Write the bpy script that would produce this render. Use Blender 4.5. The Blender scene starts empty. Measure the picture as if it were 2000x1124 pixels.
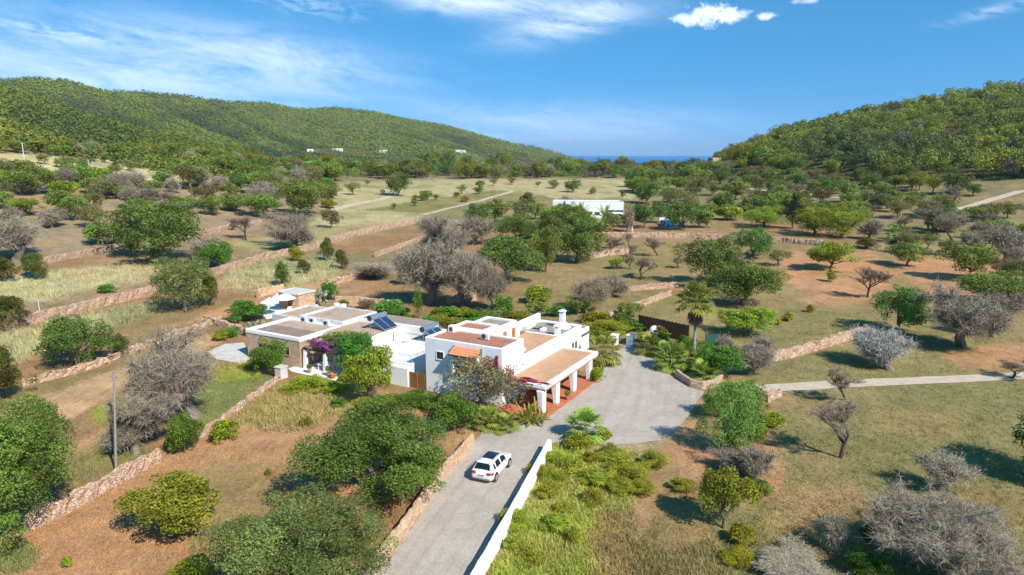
import bpy, bmesh, math, random
import numpy as np
from mathutils import Vector, Matrix
R = math.radians
scene = bpy.context.scene
# ------------------------------------------------------------------ camera
CAMH, FPX = 24.0, 1333.3
PITCH = math.atan((562-302)/FPX)
cam = bpy.data.cameras.new("camera"); cam.lens = 24.0; cam.sensor_width = 36.0
cam.clip_end = 120000; cam.clip_start = 0.5
camo = bpy.data.objects.new("camera", cam); scene.collection.objects.link(camo)
camo.location = (0, 0, CAMH); camo.rotation_euler = (R(90)-PITCH, 0, 0)
scene.camera = camo
# ------------------------------------------------------------------ light
SUN_EL = R(42); SUN_AZ = math.atan2(0.64, -0.77)      # clockwise from +Y: behind the camera, to its right
sd = Vector((math.sin(SUN_AZ)*math.cos(SUN_EL), math.cos(SUN_AZ)*math.cos(SUN_EL), math.sin(SUN_EL)))
sun = bpy.data.lights.new("sun", 'SUN'); sun.energy = 4.5; sun.angle = R(0.5); sun.color = (1.0, 0.95, 0.87)
suno = bpy.data.objects.new("sun", sun); scene.collection.objects.link(suno)
suno.rotation_euler = sd.to_track_quat('Z', 'Y').to_euler()
scene.view_settings.view_transform = 'Standard'; scene.view_settings.look = 'None'
scene.view_settings.exposure = 0.5; scene.view_settings.gamma = 1.0
SKY_STRENGTH = 0.15; SKY_K = 0.75; SKY_OFF = 12.5
world = bpy.data.worlds.new("World"); scene.world = world; world.use_nodes = True
def nn(nt, typ, **kw):
    n = nt.nodes.new(typ)
    for k, v in kw.items():
        if k.startswith('i_'): n.inputs[k[2:].replace('_', ' ')].default_value = v
        else: setattr(n, k, v)
    return n
def mth(nt, op, a, b=None, c=None, clamp=False):
    n = nt.nodes.new('ShaderNodeMath'); n.operation = op; n.use_clamp = clamp
    for i, q in enumerate((a, b, c)):
        if q is None: continue
        if isinstance(q, (int, float)): n.inputs[i].default_value = q
        else: nt.links.new(q, n.inputs[i])
    return n.outputs[0]
def mixc(nt, fac, a, b, blend='MIX'):
    n = nt.nodes.new('ShaderNodeMix'); n.data_type = 'RGBA'; n.blend_type = blend
    for idx, q in ((0, fac), (6, a), (7, b)):
        if isinstance(q, (int, float)): n.inputs[idx].default_value = q
        elif isinstance(q, tuple): n.inputs[idx].default_value = (*q[:3], 1)
        else: nt.links.new(q, n.inputs[idx])
    return n.outputs[2]
def build_world():
    nt = world.node_tree; L = nt.links; nt.nodes.clear()
    out = nn(nt, 'ShaderNodeOutputWorld'); bg = nn(nt, 'ShaderNodeBackground'); bg.inputs[1].default_value = SKY_STRENGTH
    sky = nn(nt, 'ShaderNodeTexSky', sky_type='NISHITA', sun_disc=False, sun_elevation=SUN_EL, sun_rotation=SUN_AZ,
             air_density=0.8, dust_density=0.0, ozone_density=3.0, altitude=50)
    hs = nn(nt, 'ShaderNodeHueSaturation'); hs.inputs['Saturation'].default_value = 1.30; hs.inputs['Hue'].default_value = 0.486; hs.inputs['Value'].default_value = 1.0
    L.new(sky.outputs[0], hs.inputs['Color'])
    tc = nn(nt, 'ShaderNodeTexCoord'); sep = nn(nt, 'ShaderNodeSeparateXYZ'); L.new(tc.outputs['Generated'], sep.inputs[0])
    az = mth(nt, 'ARCTAN2', sep.outputs[0], sep.outputs[1]); el = mth(nt, 'ARCSINE', sep.outputs[2])
    # the clear, deep blue of this dry day: look the sky model up a little higher above the horizon
    e3 = mth(nt, 'MINIMUM', mth(nt, 'MULTIPLY_ADD', el, SKY_K, R(SKY_OFF)), R(89)); cs = mth(nt, 'COSINE', e3)
    cv = nn(nt, 'ShaderNodeCombineXYZ'); L.new(mth(nt, 'MULTIPLY', mth(nt, 'SINE', az), cs), cv.inputs[0]); L.new(mth(nt, 'MULTIPLY', mth(nt, 'COSINE', az), cs), cv.inputs[1]); L.new(mth(nt, 'SINE', e3), cv.inputs[2])
    L.new(cv.outputs[0], sky.inputs[0])
    def noise(sx, sy, scale, det=6, rough=.6, dist=0.6, off=0.0, rot=0.0):
        cx = nn(nt, 'ShaderNodeCombineXYZ')
        a2 = mth(nt, 'ADD', mth(nt, 'MULTIPLY', az, sx*math.cos(rot)), mth(nt, 'MULTIPLY', el, sx*math.sin(rot)))
        e2 = mth(nt, 'ADD', mth(nt, 'MULTIPLY', el, sy*math.cos(rot)), mth(nt, 'MULTIPLY', az, -sy*math.sin(rot)))
        L.new(a2, cx.inputs[0]); L.new(e2, cx.inputs[1]); cx.inputs[2].default_value = off
        t = nn(nt, 'ShaderNodeTexNoise'); t.inputs['Scale'].default_value = scale; t.inputs['Detail'].default_value = det
        t.inputs['Roughness'].default_value = rough; t.inputs['Distortion'].default_value = dist
        L.new(cx.outputs[0], t.inputs['Vector']); return t.outputs[0]
    streak = noise(3.6, 15.0, 1.9, off=2.3, rot=-.12, det=8, rough=.66, dist=.9); fine = noise(9.0, 34.0, 2.4, off=7.1, rot=-.18, det=9, rough=.68, dist=1.0)
    puff = noise(34., 40., 2.0, det=8, rough=.62, off=4.4, dist=.5)
    def px(x, y):
        u = (x-1000)/FPX; v = (y-562)/FPX; c, s = math.cos(PITCH), math.sin(PITCH)
        f = c-v*s; d = -(s+v*c); return math.atan2(u, f), math.atan2(d, math.hypot(u, f))
    tot = None
    clouds = [  # photo px centre, half widths px, tilt, density, texture, cut
        (300, 128, 330, 62, .10, .50, 's', .30), (540, 108, 200, 34, .12, .62, 's', .34), (120, 160, 260, 44, .0, .40, 's', .32),
        (80, 62, 110, 12, .05, .6, 'f', .42), (600, 12, 90, 14, .1, .55, 'f', .45),
        (1010, 12, 190, 22, .06, 1.05, 's', .38), (1110, 48, 110, 24, -.2, 1.1, 's', .38),(900, 5, 90, 12, .0, .8, 's', .3),
        (1385, 28, 46, 22, 0, 3.4, 'p', .36), (1430, 32, 34, 14, .0, 3.0, 'p', .38), (1340, 36, 34, 12, 0, 2.8, 'p', .4), (1496, 33, 22, 8, 0, 1.7, 'p', .42), (1575, 2, 30, 6, 0, 1.0, 'p', .4),
        (1000, 228, 190, 26, 0, .24, 's', .3), (1180, 250, 260, 40, 0, .24, 's', .28), (900, 275, 200, 24, 0, .2, 's', .25),
        (1960, 15, 70, 8, -.2, .5, 'f', .4)]
    for (x, y, wx, wy, tilt, den, tex, cut) in clouds:
        a0, e0 = px(x, y); k = 1/FPX
        da = mth(nt, 'SUBTRACT', az, a0); de = mth(nt, 'SUBTRACT', el, e0)
        ra = mth(nt, 'ADD', mth(nt, 'MULTIPLY', da, math.cos(tilt)), mth(nt, 'MULTIPLY', de, -math.sin(tilt)))
        re = mth(nt, 'ADD', mth(nt, 'MULTIPLY', de, math.cos(tilt)), mth(nt, 'MULTIPLY', da, math.sin(tilt)))
        qa = mth(nt, 'POWER', mth(nt, 'ABSOLUTE', mth(nt, 'DIVIDE', ra, wx*k)), 2.0); qe = mth(nt, 'POWER', mth(nt, 'ABSOLUTE', mth(nt, 'DIVIDE', re, wy*k)), 2.0)
        g = mth(nt, 'EXPONENT', mth(nt, 'MULTIPLY', mth(nt, 'ADD', qa, qe), -1.0))
        n = {'s': streak, 'f': fine, 'p': puff}[tex]
        if tex == 'p': m = mth(nt, 'MULTIPLY', mth(nt, 'SUBTRACT', mth(nt, 'ADD', g, mth(nt, 'MULTIPLY', n, 2.0)), 1.42), mth(nt, 'MULTIPLY', g, den*1.6))
        else: m = mth(nt, 'MULTIPLY', mth(nt, 'MULTIPLY', g, mth(nt, 'SUBTRACT', mth(nt, 'ADD', mth(nt,'MULTIPLY',n,.7), mth(nt,'MULTIPLY',fine,.3)), cut)), den*4.2)
        m = mth(nt, 'MAXIMUM', m, 0.0)
        tot = m if tot is None else mth(nt, 'ADD', tot, m)
    tot = mth(nt, 'SUBTRACT', 1.0, mth(nt, 'EXPONENT', mth(nt, 'MULTIPLY', tot, -.8)))
    tot = mth(nt, 'MULTIPLY', tot, mth(nt, 'GREATER_THAN', el, 0.0))
    cl = mixc(nt, tot, hs.outputs[0], (6.0, 6.6, 7.3))
    L.new(cl, bg.inputs[0]); L.new(bg.outputs[0], out.inputs[0])
build_world()
# ------------------------------------------------------------------ helpers
rng = np.random.default_rng(7); random.seed(7)
COL = scene.collection
def vnoise(x, y, seed=0):
    x = np.asarray(x, float); y = np.asarray(y, float)
    xi = np.floor(x); yi = np.floor(y); fx = x-xi; fy = y-yi
    fx = fx*fx*(3-2*fx); fy = fy*fy*(3-2*fy)
    def h(a, b):
        v = np.sin(a*127.1+b*311.7+seed*74.7)*43758.5453
        return v-np.floor(v)
    return (h(xi, yi)*(1-fx)+h(xi+1, yi)*fx)*(1-fy)+(h(xi, yi+1)*(1-fx)+h(xi+1, yi+1)*fx)*fy
def fbm(x, y, seed=0, oct=4):
    t = 0; a = .5; s = 0
    for i in range(oct):
        t = t+a*vnoise(x*2**i, y*2**i, seed+i); s += a; a *= .5
    return t/s
CP, SP = math.cos(PITCH), math.sin(PITCH)
def ray(px, py):
    u = (px-1000)/FPX; v = (py-562)/FPX
    return np.array((u, CP-v*SP, -(SP+v*CP)))
# ridge lines: (photo px, py of the silhouette, distance), reach, tree height taken off
def rpt(px, py, D, off=5):
    d = ray(px, py); k = D/math.hypot(d[0], d[1]); p = d*k; return (p[0], p[1], p[2]+CAMH-off)
RIDGES = []
def ridge(pts, reach, off=5, pw=1.25): RIDGES.append((np.array([rpt(*p, off) for p in pts]), [float(reach)]*len(pts) if isinstance(reach, (int, float)) else list(reach), pw))
ridge([(-500,120,900),(-200,140,1050),(0,150,1200),(50,146,1250),(130,151,1300),(200,172,1350),(270,173,1400),(350,180,1450),(440,193,1500),(520,196,1550),(580,208,1600),(640,208,1680)], 640, pw=2.6)
ridge([(600,214,1750),(650,206,1800),(720,214,1850),(800,231,1950),(870,242,2050),(940,262,2150),(1000,277,2250),(1040,283,2300),(1085,294,2350),(1112,303,2400),(1150,313,2450)], [600,600,600,540,440,340,230,160,110,80,60], 4, 2.0)
ridge([(-600,40,420),(-200,105,520),(0,163,620),(60,190,640),(110,214,650),(160,240,670),(230,268,690)], [250,250,230,190,150,110,80], 4)
ridge([(200,176,1350),(270,196,1200),(330,222,1050),(400,255,900)], [260,240,200,140], 3, 1.1)
ridge([(350,184,1450),(400,205,1330),(450,235,1180),(510,268,1020)], [260,240,200,140], 3, 1.1)
ridge([(440,196,1500),(500,228,1380),(560,262,1200),(610,285,1050)], [260,240,200,140], 3, 1.1)
ridge([(580,212,1600),(680,238,1480),(780,264,1330),(850,284,1200)], [260,240,200,140], 3, 1.1)
ridge([(720,218,1850),(790,246,1700),(850,268,1580),(910,290,1420)], [260,230,180,120], 3, 1.1)
ridge([(800,236,1950),(880,263,1780),(960,286,1620),(1040,302,1500)], [280,250,180,120], 3, 1.1)
ridge([(870,245,2050),(930,262,2000),(985,276,1950),(1060,297,1900)], [200,180,140,90], 3, 1.1)
ridge([(1390,313,860),(1420,303,820),(1440,294,760),(1500,270,720),(1540,252,700),(1600,238,680),(1650,230,660),(1720,217,640),(1770,205,620),(1850,190,600),(1900,184,590),(2000,169,580),(2200,140,560),(2500,120,520)], [50,60,65,90,115,140,165,195,215,240,255,265,270,280], 6, 1.1)
def hills(x, y):
    best = np.full(np.shape(x), -50.0); wob = (fbm(x/170., y/170., 3)-.5); gul = .55-1.3*np.abs(fbm(x/210.+.4*wob, y/210., 14, 3)-.5)*2; gul = np.where(y > 700, gul, gul*.4)
    for P, reach, pw in RIDGES:
        for i in range(len(P)-1):
            a, b = P[i], P[i+1]; ab = b[:2]-a[:2]; L2 = ab@ab
            t = np.clip(((x-a[0])*ab[0]+(y-a[1])*ab[1])/L2, 0, 1)
            d = np.hypot(x-(a[0]+t*ab[0]), y-(a[1]+t*ab[1]))
            h = a[2]+t*(b[2]-a[2]); rel = d/((reach[i]+t*(reach[i+1]-reach[i]))*np.clip(h/48, .3, 1))
            z = h*np.clip(1-rel, 0, 1)**pw - np.clip(rel-1, 0, 9)*60
            z = z + (wob*.6+gul)*np.minimum(d*.22, 46)*np.clip(1-rel, 0, 1)*np.clip(h/50, 0, 1)
            best = np.maximum(best, z)
    return best
def softplus(v, k): return np.where(v/k > 30, v, k*np.log1p(np.exp(np.clip(v/k, -60, 30))))
def terrain(x, y):
    x = np.asarray(x, float); y = np.asarray(y, float)
    r = np.hypot(x, y)
    z = .031*softplus(np.minimum(r, 480)-118, 14)-.0004
    z = z - .0125*softplus(r-700, 40)
    e = .10*softplus(-x-62, 9); z = z + 26*(1-np.exp(-e/26))*np.clip((r-70)/40, 0, 1)
    z = z + (fbm(x/60., y/60., 9)-.5)*np.clip((r-130)/120, 0, 1)*3.0
    z = np.maximum(z, -32)
    hh = hills(x, y); k = 4.0
    m = np.maximum(z, hh); return m + k*np.log(np.exp((z-m)/k)+np.exp((hh-m)/k))*(hh > -25) - 0.0
def at(px, py, z=None):
    "ground point seen at a photo pixel (z given: a point at that height)"
    d = ray(px, py)
    if z is not None:
        k = (z-CAMH)/d[2]; return Vector((d[0]*k, d[1]*k, z))
    ts = np.concatenate([np.arange(20, 700, .5), np.arange(700, 3000, 3)]); hz = math.hypot(d[0], d[1])
    T = ts/hz; xs, ys, zs = d[0]*T, d[1]*T, CAMH+d[2]*T
    g = terrain(xs, ys); i = np.nonzero(zs <= g)[0]; i = i[0] if len(i) else len(ts)-1
    j = max(i-1, 0); f0, f1 = zs[j]-g[j], zs[i]-g[i]; w = f0/(f0-f1) if f0 != f1 else 0
    x = xs[j]+w*(xs[i]-xs[j]); y = ys[j]+w*(ys[i]-ys[j]); return Vector((x, y, float(terrain(x, y))))
def depth(p): return p[1]*CP-(p[2]-CAMH)*SP
def project(x, y, z):
    dz = z-CAMH; d = np.maximum(y*CP-dz*SP, .1); up = y*SP+dz*CP
    return 1000+FPX*x/d, 562-FPX*up/d
def inpoly(px, py, poly):
    px = np.asarray(px, float); py = np.asarray(py, float); c = np.zeros(px.shape, bool); n = len(poly)
    for i in range(n):
        x0, y0 = poly[i]; x1, y1 = poly[i-1]
        if y0 == y1: continue
        c ^= ((y0 > py) != (y1 > py)) & (px < (x1-x0)*(py-y0)/(y1-y0)+x0)
    return c
# object helpers ----------------------------------------------------
def tag(o, label=None, cat=None, group=None, kind=None):
    if label: o['label'] = label
    if cat: o['category'] = cat
    if group: o['group'] = group
    if kind: o['kind'] = kind
    return o
def link(o, parent=None):
    COL.objects.link(o)
    if parent is not None: o.parent = parent
    return o
def empty(name, loc, rz=0.0, label=None, cat=None, group=None):
    o = bpy.data.objects.new(name, None); link(o); o.location = loc; o.rotation_euler = (0, 0, rz)
    o.empty_display_size = .2; return tag(o, label, cat, group)
def npmesh(name, V, F, mats, fmat=None, col=None, smooth=False):
    "V (n,3); F list of (m,k) index arrays; col (n,3) per vertex"
    me = bpy.data.meshes.new(name); V = np.asarray(V, np.float32)
    F = [np.asarray(f, np.int32) for f in (F if isinstance(F, list) else [F]) if len(f)]
    me.vertices.add(len(V)); me.vertices.foreach_set('co', V.ravel())
    loops = np.concatenate([f.ravel() for f in F]); tot = np.concatenate([np.full(len(f), f.shape[1], np.int32) for f in F])
    me.loops.add(len(loops)); me.loops.foreach_set('vertex_index', loops)
    me.polygons.add(len(tot)); me.polygons.foreach_set('loop_start', np.concatenate([[0], np.cumsum(tot)[:-1]]).astype(np.int32))
    me.polygons.foreach_set('loop_total', tot)
    for m in (mats if isinstance(mats, (list, tuple)) else [mats]): me.materials.append(m)
    if fmat is not None: me.polygons.foreach_set('material_index', np.asarray(fmat, np.int32))
    if smooth: me.polygons.foreach_set('use_smooth', np.ones(len(tot), bool))
    if col is not None:
        a = me.color_attributes.new('Col', 'FLOAT_COLOR', 'POINT')
        a.data.foreach_set('color', np.hstack([np.asarray(col, np.float32), np.ones((len(V), 1), np.float32)]).ravel())
    me.update(calc_edges=True); return me
def obj(name, me, parent=None): return link(bpy.data.objects.new(name, me), parent)
class MB:
    "collects simple solids; build() links them as one mesh object"
    def __init__(s, fr=None): s.v = []; s.f = []; s.fr = fr
    def add(s, vs, fs):
        n = len(s.v); s.v += [tuple(s.fr(*p)) if s.fr else tuple(p) for p in vs]; s.f += [tuple(i+n for i in f) for f in fs]; return s
    def box(s, a0, a1, b0, b1, c0, c1):
        v = [(a, b, c) for c in (c0, c1) for a, b in ((a0, b0), (a1, b0), (a1, b1), (a0, b1))]
        return s.add(v, [(3,2,1,0), (4,5,6,7), (0,1,5,4), (1,2,6,5), (2,3,7,6), (3,0,4,7)])
    def ring(s, a0, a1, b0, b1, c0, c1, t):
        v = []
        for c in (c0, c1):
            v += [(a0,b0,c), (a1,b0,c), (a1,b1,c), (a0,b1,c), (a0+t,b0+t,c), (a1-t,b0+t,c), (a1-t,b1-t,c), (a0+t,b1-t,c)]
        f = []
        for i in range(4):
            j = (i+1) % 4
            f += [(i, j, j+8, i+8), (j+4, i+4, i+12, j+12), (i+8, j+8, j+12, i+12), (j, i, i+4, j+4)]
        return s.add(v, f)
    def tube(s, pts, rad, n=8, cap=True):
        pts = [Vector(p) for p in pts]; rad = [rad]*len(pts) if isinstance(rad, (int, float)) else rad; v = []
        for i, p in enumerate(pts):
            d = (pts[min(i+1, len(pts)-1)]-pts[max(i-1, 0)]).normalized()
            a = d.orthogonal().normalized() if abs(d.z) > .95 else d.cross(Vector((0, 0, 1))).normalized()
            b = d.cross(a)
            v += [p+(a*math.cos(2*math.pi*k/n)+b*math.sin(2*math.pi*k/n))*rad[i] for k in range(n)]
        f = [(i*n+k, i*n+(k+1) % n, (i+1)*n+(k+1) % n, (i+1)*n+k) for i in range(len(pts)-1) for k in range(n)]
        if cap: f += [tuple(range(n-1, -1, -1)), tuple(range((len(pts)-1)*n, len(pts)*n))]
        return s.add(v, f)
    def prism(s, poly, c0, c1):
        n = len(poly); v = [(*p, c0) for p in poly]+[(*p, c1) for p in poly]
        return s.add(v, [tuple(range(n-1, -1, -1)), tuple(range(n, 2*n))]+[(i, (i+1) % n, n+(i+1) % n, n+i) for i in range(n)])
    def build(s, name, mat, parent=None, bevel=0, smooth=False, seg=2):
        me = bpy.data.meshes.new(name); me.from_pydata([tuple(p) for p in s.v], [], s.f)
        for m in (mat if isinstance(mat, (list, tuple)) else [mat]): me.materials.append(m)
        bm = bmesh.new(); bm.from_mesh(me); bmesh.ops.recalc_face_normals(bm, faces=bm.faces); bm.to_mesh(me); bm.free()
        if smooth: me.polygons.foreach_set('use_smooth', np.ones(len(me.polygons), bool))
        o = obj(name, me, parent)
        if bevel:
            b = o.modifiers.new('bevel', 'BEVEL'); b.width = bevel; b.segments = seg; b.limit_method = 'ANGLE'; b.angle_limit = R(40)
        return o
# ------------------------------------------------------------------ materials
MATS = {}
def newmat(name):
    m = bpy.data.materials.new(name); m.use_nodes = True; nt = m.node_tree; nt.nodes.clear()
    out = nn(nt, 'ShaderNodeOutputMaterial'); MATS[name] = m; return m, nt, out
def pos(nt): return nn(nt, 'ShaderNodeNewGeometry').outputs['Position']
def tcobj(nt): return nn(nt, 'ShaderNodeTexCoord').outputs['Object']
def tnoise(nt, vec, scale, det=4, rough=.6, dist=0):
    t = nn(nt, 'ShaderNodeTexNoise'); nt.links.new(vec, t.inputs['Vector'])
    t.inputs['Scale'].default_value = scale; t.inputs['Detail'].default_value = det; t.inputs['Roughness'].default_value = rough; t.inputs['Distortion'].default_value = dist
    return t.outputs[0]
def ramp(nt, fac, stops):
    r = nn(nt, 'ShaderNodeValToRGB'); nt.links.new(fac, r.inputs[0]); e = r.color_ramp.elements
    while len(e) < len(stops): e.new(.5)
    for q, (p, c) in zip(e, stops): q.position = p; q.color = (*c, 1) if not isinstance(c, (int, float)) else (c, c, c, 1)
    return r.outputs[0]
def finish(nt, out, color, rough=.85, bump=None, bstr=.3, bdist=.05, metal=0, spec=.3, **kw):
    p = nn(nt, 'ShaderNodeBsdfPrincipled'); p.inputs['Roughness'].default_value = rough; p.inputs['Metallic'].default_value = metal
    p.inputs['Specular IOR Level'].default_value = spec
    for k, v in kw.items(): p.inputs[k.replace('_', ' ')].default_value = v
    if isinstance(color, tuple): p.inputs['Base Color'].default_value = (*color, 1)
    else: nt.links.new(color, p.inputs['Base Color'])
    if bump is not None:
        b = nn(nt, 'ShaderNodeBump'); b.inputs['Strength'].default_value = bstr; b.inputs['Distance'].default_value = bdist
        nt.links.new(bump, b.inputs['Height']); nt.links.new(b.outputs[0], p.inputs['Normal'])
    nt.links.new(p.outputs[0], out.inputs[0]); return p
def flat(name, c, rough=.6, var=.12, scale=3, **kw):
    m, nt, out = newmat(name); n = tnoise(nt, pos(nt), scale)
    col = ramp(nt, n, [(.3, tuple(v*(1-var) for v in c)), (.7, tuple(min(1, v*(1+var)) for v in c))])
    finish(nt, out, col, rough, n, .1, .02, **kw); return m
def stone(name, c1, c2, c3, scale=2.6, zs=1.8, gap=.12, dark=(.10, .06, .035)):
    m, nt, out = newmat(name); P = pos(nt); mp = nn(nt, 'ShaderNodeMapping'); nt.links.new(P, mp.inputs[0]); mp.inputs['Scale'].default_value = (1, 1, zs)
    wob = tnoise(nt, P, 2.0, 3); ad = nn(nt, 'ShaderNodeVectorMath', operation='ADD'); nt.links.new(mp.outputs[0], ad.inputs[0])
    sc = nn(nt, 'ShaderNodeVectorMath', operation='SCALE'); cb = nn(nt, 'ShaderNodeCombineXYZ')
    for i in range(3): nt.links.new(wob, cb.inputs[i])
    nt.links.new(cb.outputs[0], sc.inputs[0]); sc.inputs['Scale'].default_value = .35; nt.links.new(sc.outputs[0], ad.inputs[1])
    v = nn(nt, 'ShaderNodeTexVoronoi'); v.inputs['Scale'].default_value = scale; nt.links.new(ad.outputs[0], v.inputs['Vector'])
    e = nn(nt, 'ShaderNodeTexVoronoi', feature='DISTANCE_TO_EDGE'); e.inputs['Scale'].default_value = scale; nt.links.new(ad.outputs[0], e.inputs['Vector'])
    sep = nn(nt, 'ShaderNodeSeparateColor'); nt.links.new(v.outputs['Color'], sep.inputs[0])
    c = ramp(nt, sep.outputs[0], [(.1, c1), (.5, c2), (.9, c3)])
    c = mixc(nt, .5, c, ramp(nt, tnoise(nt, P, 9, 4), [(.3, .35), (.7, 1.0)]), 'MULTIPLY')
    g = ramp(nt, e.outputs['Distance'], [(0, 0.0), (gap, 1.0)])
    c = mixc(nt, g, dark, c); finish(nt, out, c, .9, g, .8, .08); return m
def leafmat(name, c, var=.35, trans=.3, hue=.03):
    m, nt, out = newmat(name); oi = nn(nt, 'ShaderNodeObjectInfo'); a = nn(nt, 'ShaderNodeAttribute', attribute_name='Col')
    mc = mixc(nt, 1.0, c, a.outputs['Color'], 'MULTIPLY')
    hs = nn(nt, 'ShaderNodeHueSaturation'); nt.links.new(mc, hs.inputs['Color'])
    nt.links.new(mth(nt, 'MULTIPLY_ADD', oi.outputs['Random'], hue*2, .5-hue), hs.inputs['Hue'])
    nt.links.new(mth(nt, 'MULTIPLY_ADD', oi.outputs['Random'], var, 1-var/2), hs.inputs['Value'])
    d = nn(nt, 'ShaderNodeBsdfPrincipled'); d.inputs['Roughness'].default_value = .55; d.inputs['Specular IOR Level'].default_value = .25
    nt.links.new(hs.outputs[0], d.inputs['Base Color'])
    t = nn(nt, 'ShaderNodeBsdfTranslucent'); nt.links.new(hs.outputs[0], t.inputs[0])
    mx = nn(nt, 'ShaderNodeMixShader'); mx.inputs[0].default_value = trans
    nt.links.new(d.outputs[0], mx.inputs[1]); nt.links.new(t.outputs[0], mx.inputs[2]); nt.links.new(mx.outputs[0], out.inputs[0]); return m
def colmat(name, rough=.9, bs=.0, c=(1, 1, 1)):
    m, nt, out = newmat(name); a = nn(nt, 'ShaderNodeAttribute', attribute_name='Col')
    finish(nt, out, mixc(nt, 1.0, c, a.outputs['Color'], 'MULTIPLY'), rough); return m
def plaster(name, c, stain=.10):
    m, nt, out = newmat(name); P = pos(nt); n1 = tnoise(nt, P, .7, 6, .65); n2 = tnoise(nt, P, 9, 4)
    mp = nn(nt, 'ShaderNodeMapping'); nt.links.new(P, mp.inputs[0]); mp.inputs['Scale'].default_value = (2.2, 2.2, .25)
    n3 = tnoise(nt, mp.outputs[0], 1.5, 5, .7)
    col = ramp(nt, n1, [(.3, tuple(v*(1-stain) for v in c)), (.62, c)])
    col = mixc(nt, .5, col, ramp(nt, n3, [(.25, (.86, .83, .78)), (.45, (1, 1, 1))]), 'MULTIPLY')
    finish(nt, out, col, .85, n2, .15, .03); return m
plaster('white_plaster', (.87, .86, .83), .06); plaster('old_white', (.66, .63, .58), .25); plaster('far_white', (.74, .73, .70), .1)
stone('dry_stone', (.60, .36, .225), (.68, .44, .29), (.73, .55, .41), 3.6, 2.1, .07, (.25, .14, .08))
stone('house_stone', (.66, .42, .26), (.72, .49, .33), (.76, .60, .45), 3.6, 2.6, .07, (.30, .18, .11))
stone('orange_stone', (.68, .41, .24), (.74, .46, .28), (.76, .54, .36), 3.0, 1.6, .03, (.50, .29, .17))
stone('pale_stone', (.50, .44, .35), (.58, .52, .43), (.66, .62, .54), 2.0, 1.6)
def rooftile(name, c1, c2, sc):
    m, nt, out = newmat(name); mp = nn(nt, 'ShaderNodeMapping'); nt.links.new(pos(nt), mp.inputs[0]); mp.inputs['Rotation'].default_value = (0, 0, -math.atan2(.873, .487))
    b = nn(nt, 'ShaderNodeTexBrick'); nt.links.new(mp.outputs[0], b.inputs['Vector']); b.inputs['Scale'].default_value = sc
    b.inputs['Color1'].default_value = (*c1, 1); b.inputs['Color2'].default_value = (*c2, 1); b.inputs['Mortar'].default_value = (*[v*.75 for v in c1], 1)
    b.inputs['Mortar Size'].default_value = .012
    n = tnoise(nt, pos(nt), .8, 6, .7); c = mixc(nt, .6, b.outputs[0], ramp(nt, n, [(.3, (.62, .58, .55)), (.65, (1.05, 1.0, .97))]), 'MULTIPLY')
    finish(nt, out, c, .8, n, .1, .02); return m
rooftile('roof_orange', (.61, .37, .21), (.56, .325, .175), 3.0); rooftile('roof_red', (.48, .215, .125), (.40, .19, .12), 3.0)
rooftile('floor_terracotta', (.55, .19, .085), (.48, .17, .08), 2.5); rooftile('roof_grey', (.36, .31, .25), (.32, .28, .23), 1.2); rooftile('roof_pink', (.52, .39, .27), (.47, .355, .25), 1.0); rooftile('roof_dark', (.33, .245, .18), (.29, .22, .165), 1.0)
flat('tile_clay', (.62, .25, .12), .7, .25, 8); flat('wood', (.16, .075, .035), .6, .3, 6); flat('gate_wood', (.24, .11, .035), .5, .12, 4)
flat('fence_wood', (.12, .055, .035), .8, .3, 3); flat('dark_glass', (.025, .03, .035), .12, .2, 1, spec=.6); flat('shutter', (.38, .19, .09), .6)
flat('metal_grey', (.36, .36, .37), .45, .1, 4, metal=.6); flat('rail_grey', (.42, .41, .40), .5); flat('ac_white', (.68, .68, .66), .5); flat('dark_grey', (.05, .05, .055), .6)
flat('panel_blue', (.02, .045, .10), .12, .3, 2, spec=.7); flat('tank_steel', (.72, .74, .76), .25, .08, 2, metal=.85); flat('canvas_white', (.82, .81, .78), .8); flat('canvas_dark', (.10, .085, .08), .8)
flat('pole_grey', (.30, .27, .24), .8, .2, 5); flat('concrete_pale', (.58, .57, .54), .8); flat('bark', (.14, .105, .075), .95, .35, 5); flat('bark_dark', (.075, .06, .048), .95, .35, 5); flat('bark_grey', (.20, .165, .125), .95, .3, 5)
flat('palm_bark', (.30, .27, .235), .9, .3, 6); flat('terracotta_pot', (.45, .18, .08), .7); flat('net_green', (.02, .09, .06), .7); flat('paving_pale', (.56, .52, .46), .85, .12, 1.5); flat('paving_white', (.74, .72, .68), .85, .1, 1); flat('pool_blue', (.03, .16, .36), .4)
m, nt, out = newmat('car_paint'); finish(nt, out, (.82, .82, .82), .3, spec=.5, Coat_Weight=.8, Coat_Roughness=.05)
m, nt, out = newmat('car_dark'); finish(nt, out, (.05, .06, .08), .3, spec=.5, Coat_Weight=.8)
m, nt, out = newmat('car_glass'); finish(nt, out, (.012, .016, .022), .05, spec=.7)
m, nt, out = newmat('tail_red'); finish(nt, out, (.42, .015, .02), .2, spec=.6)
m, nt, out = newmat('tyre'); finish(nt, out, (.02, .02, .02), .8)
m, nt, out = newmat('rim'); finish(nt, out, (.55, .55, .57), .3, metal=.8)
leafmat('leaf_carob', (0.126, 0.196, 0.031)); leafmat('leaf_grey_carob', (0.189, 0.255, 0.062)); leafmat('leaf_scrub', (0.363, 0.364, 0.037), trans=.4); leafmat('leaf_dark', (0.158, 0.210, 0.032)); leafmat('leaf_mid', (0.202, 0.263, 0.044)); leafmat('leaf_bright', (0.319, 0.336, 0.022), trans=.4)
leafmat('leaf_citrus', (0.275, 0.330, 0.028), trans=.35); leafmat('leaf_green', (0.131, 0.250, 0.028), trans=.35); leafmat('leaf_juniper', (0.127, 0.147, 0.028)); leafmat('leaf_pine', (0.254, 0.268, 0.030), trans=.35)
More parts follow.
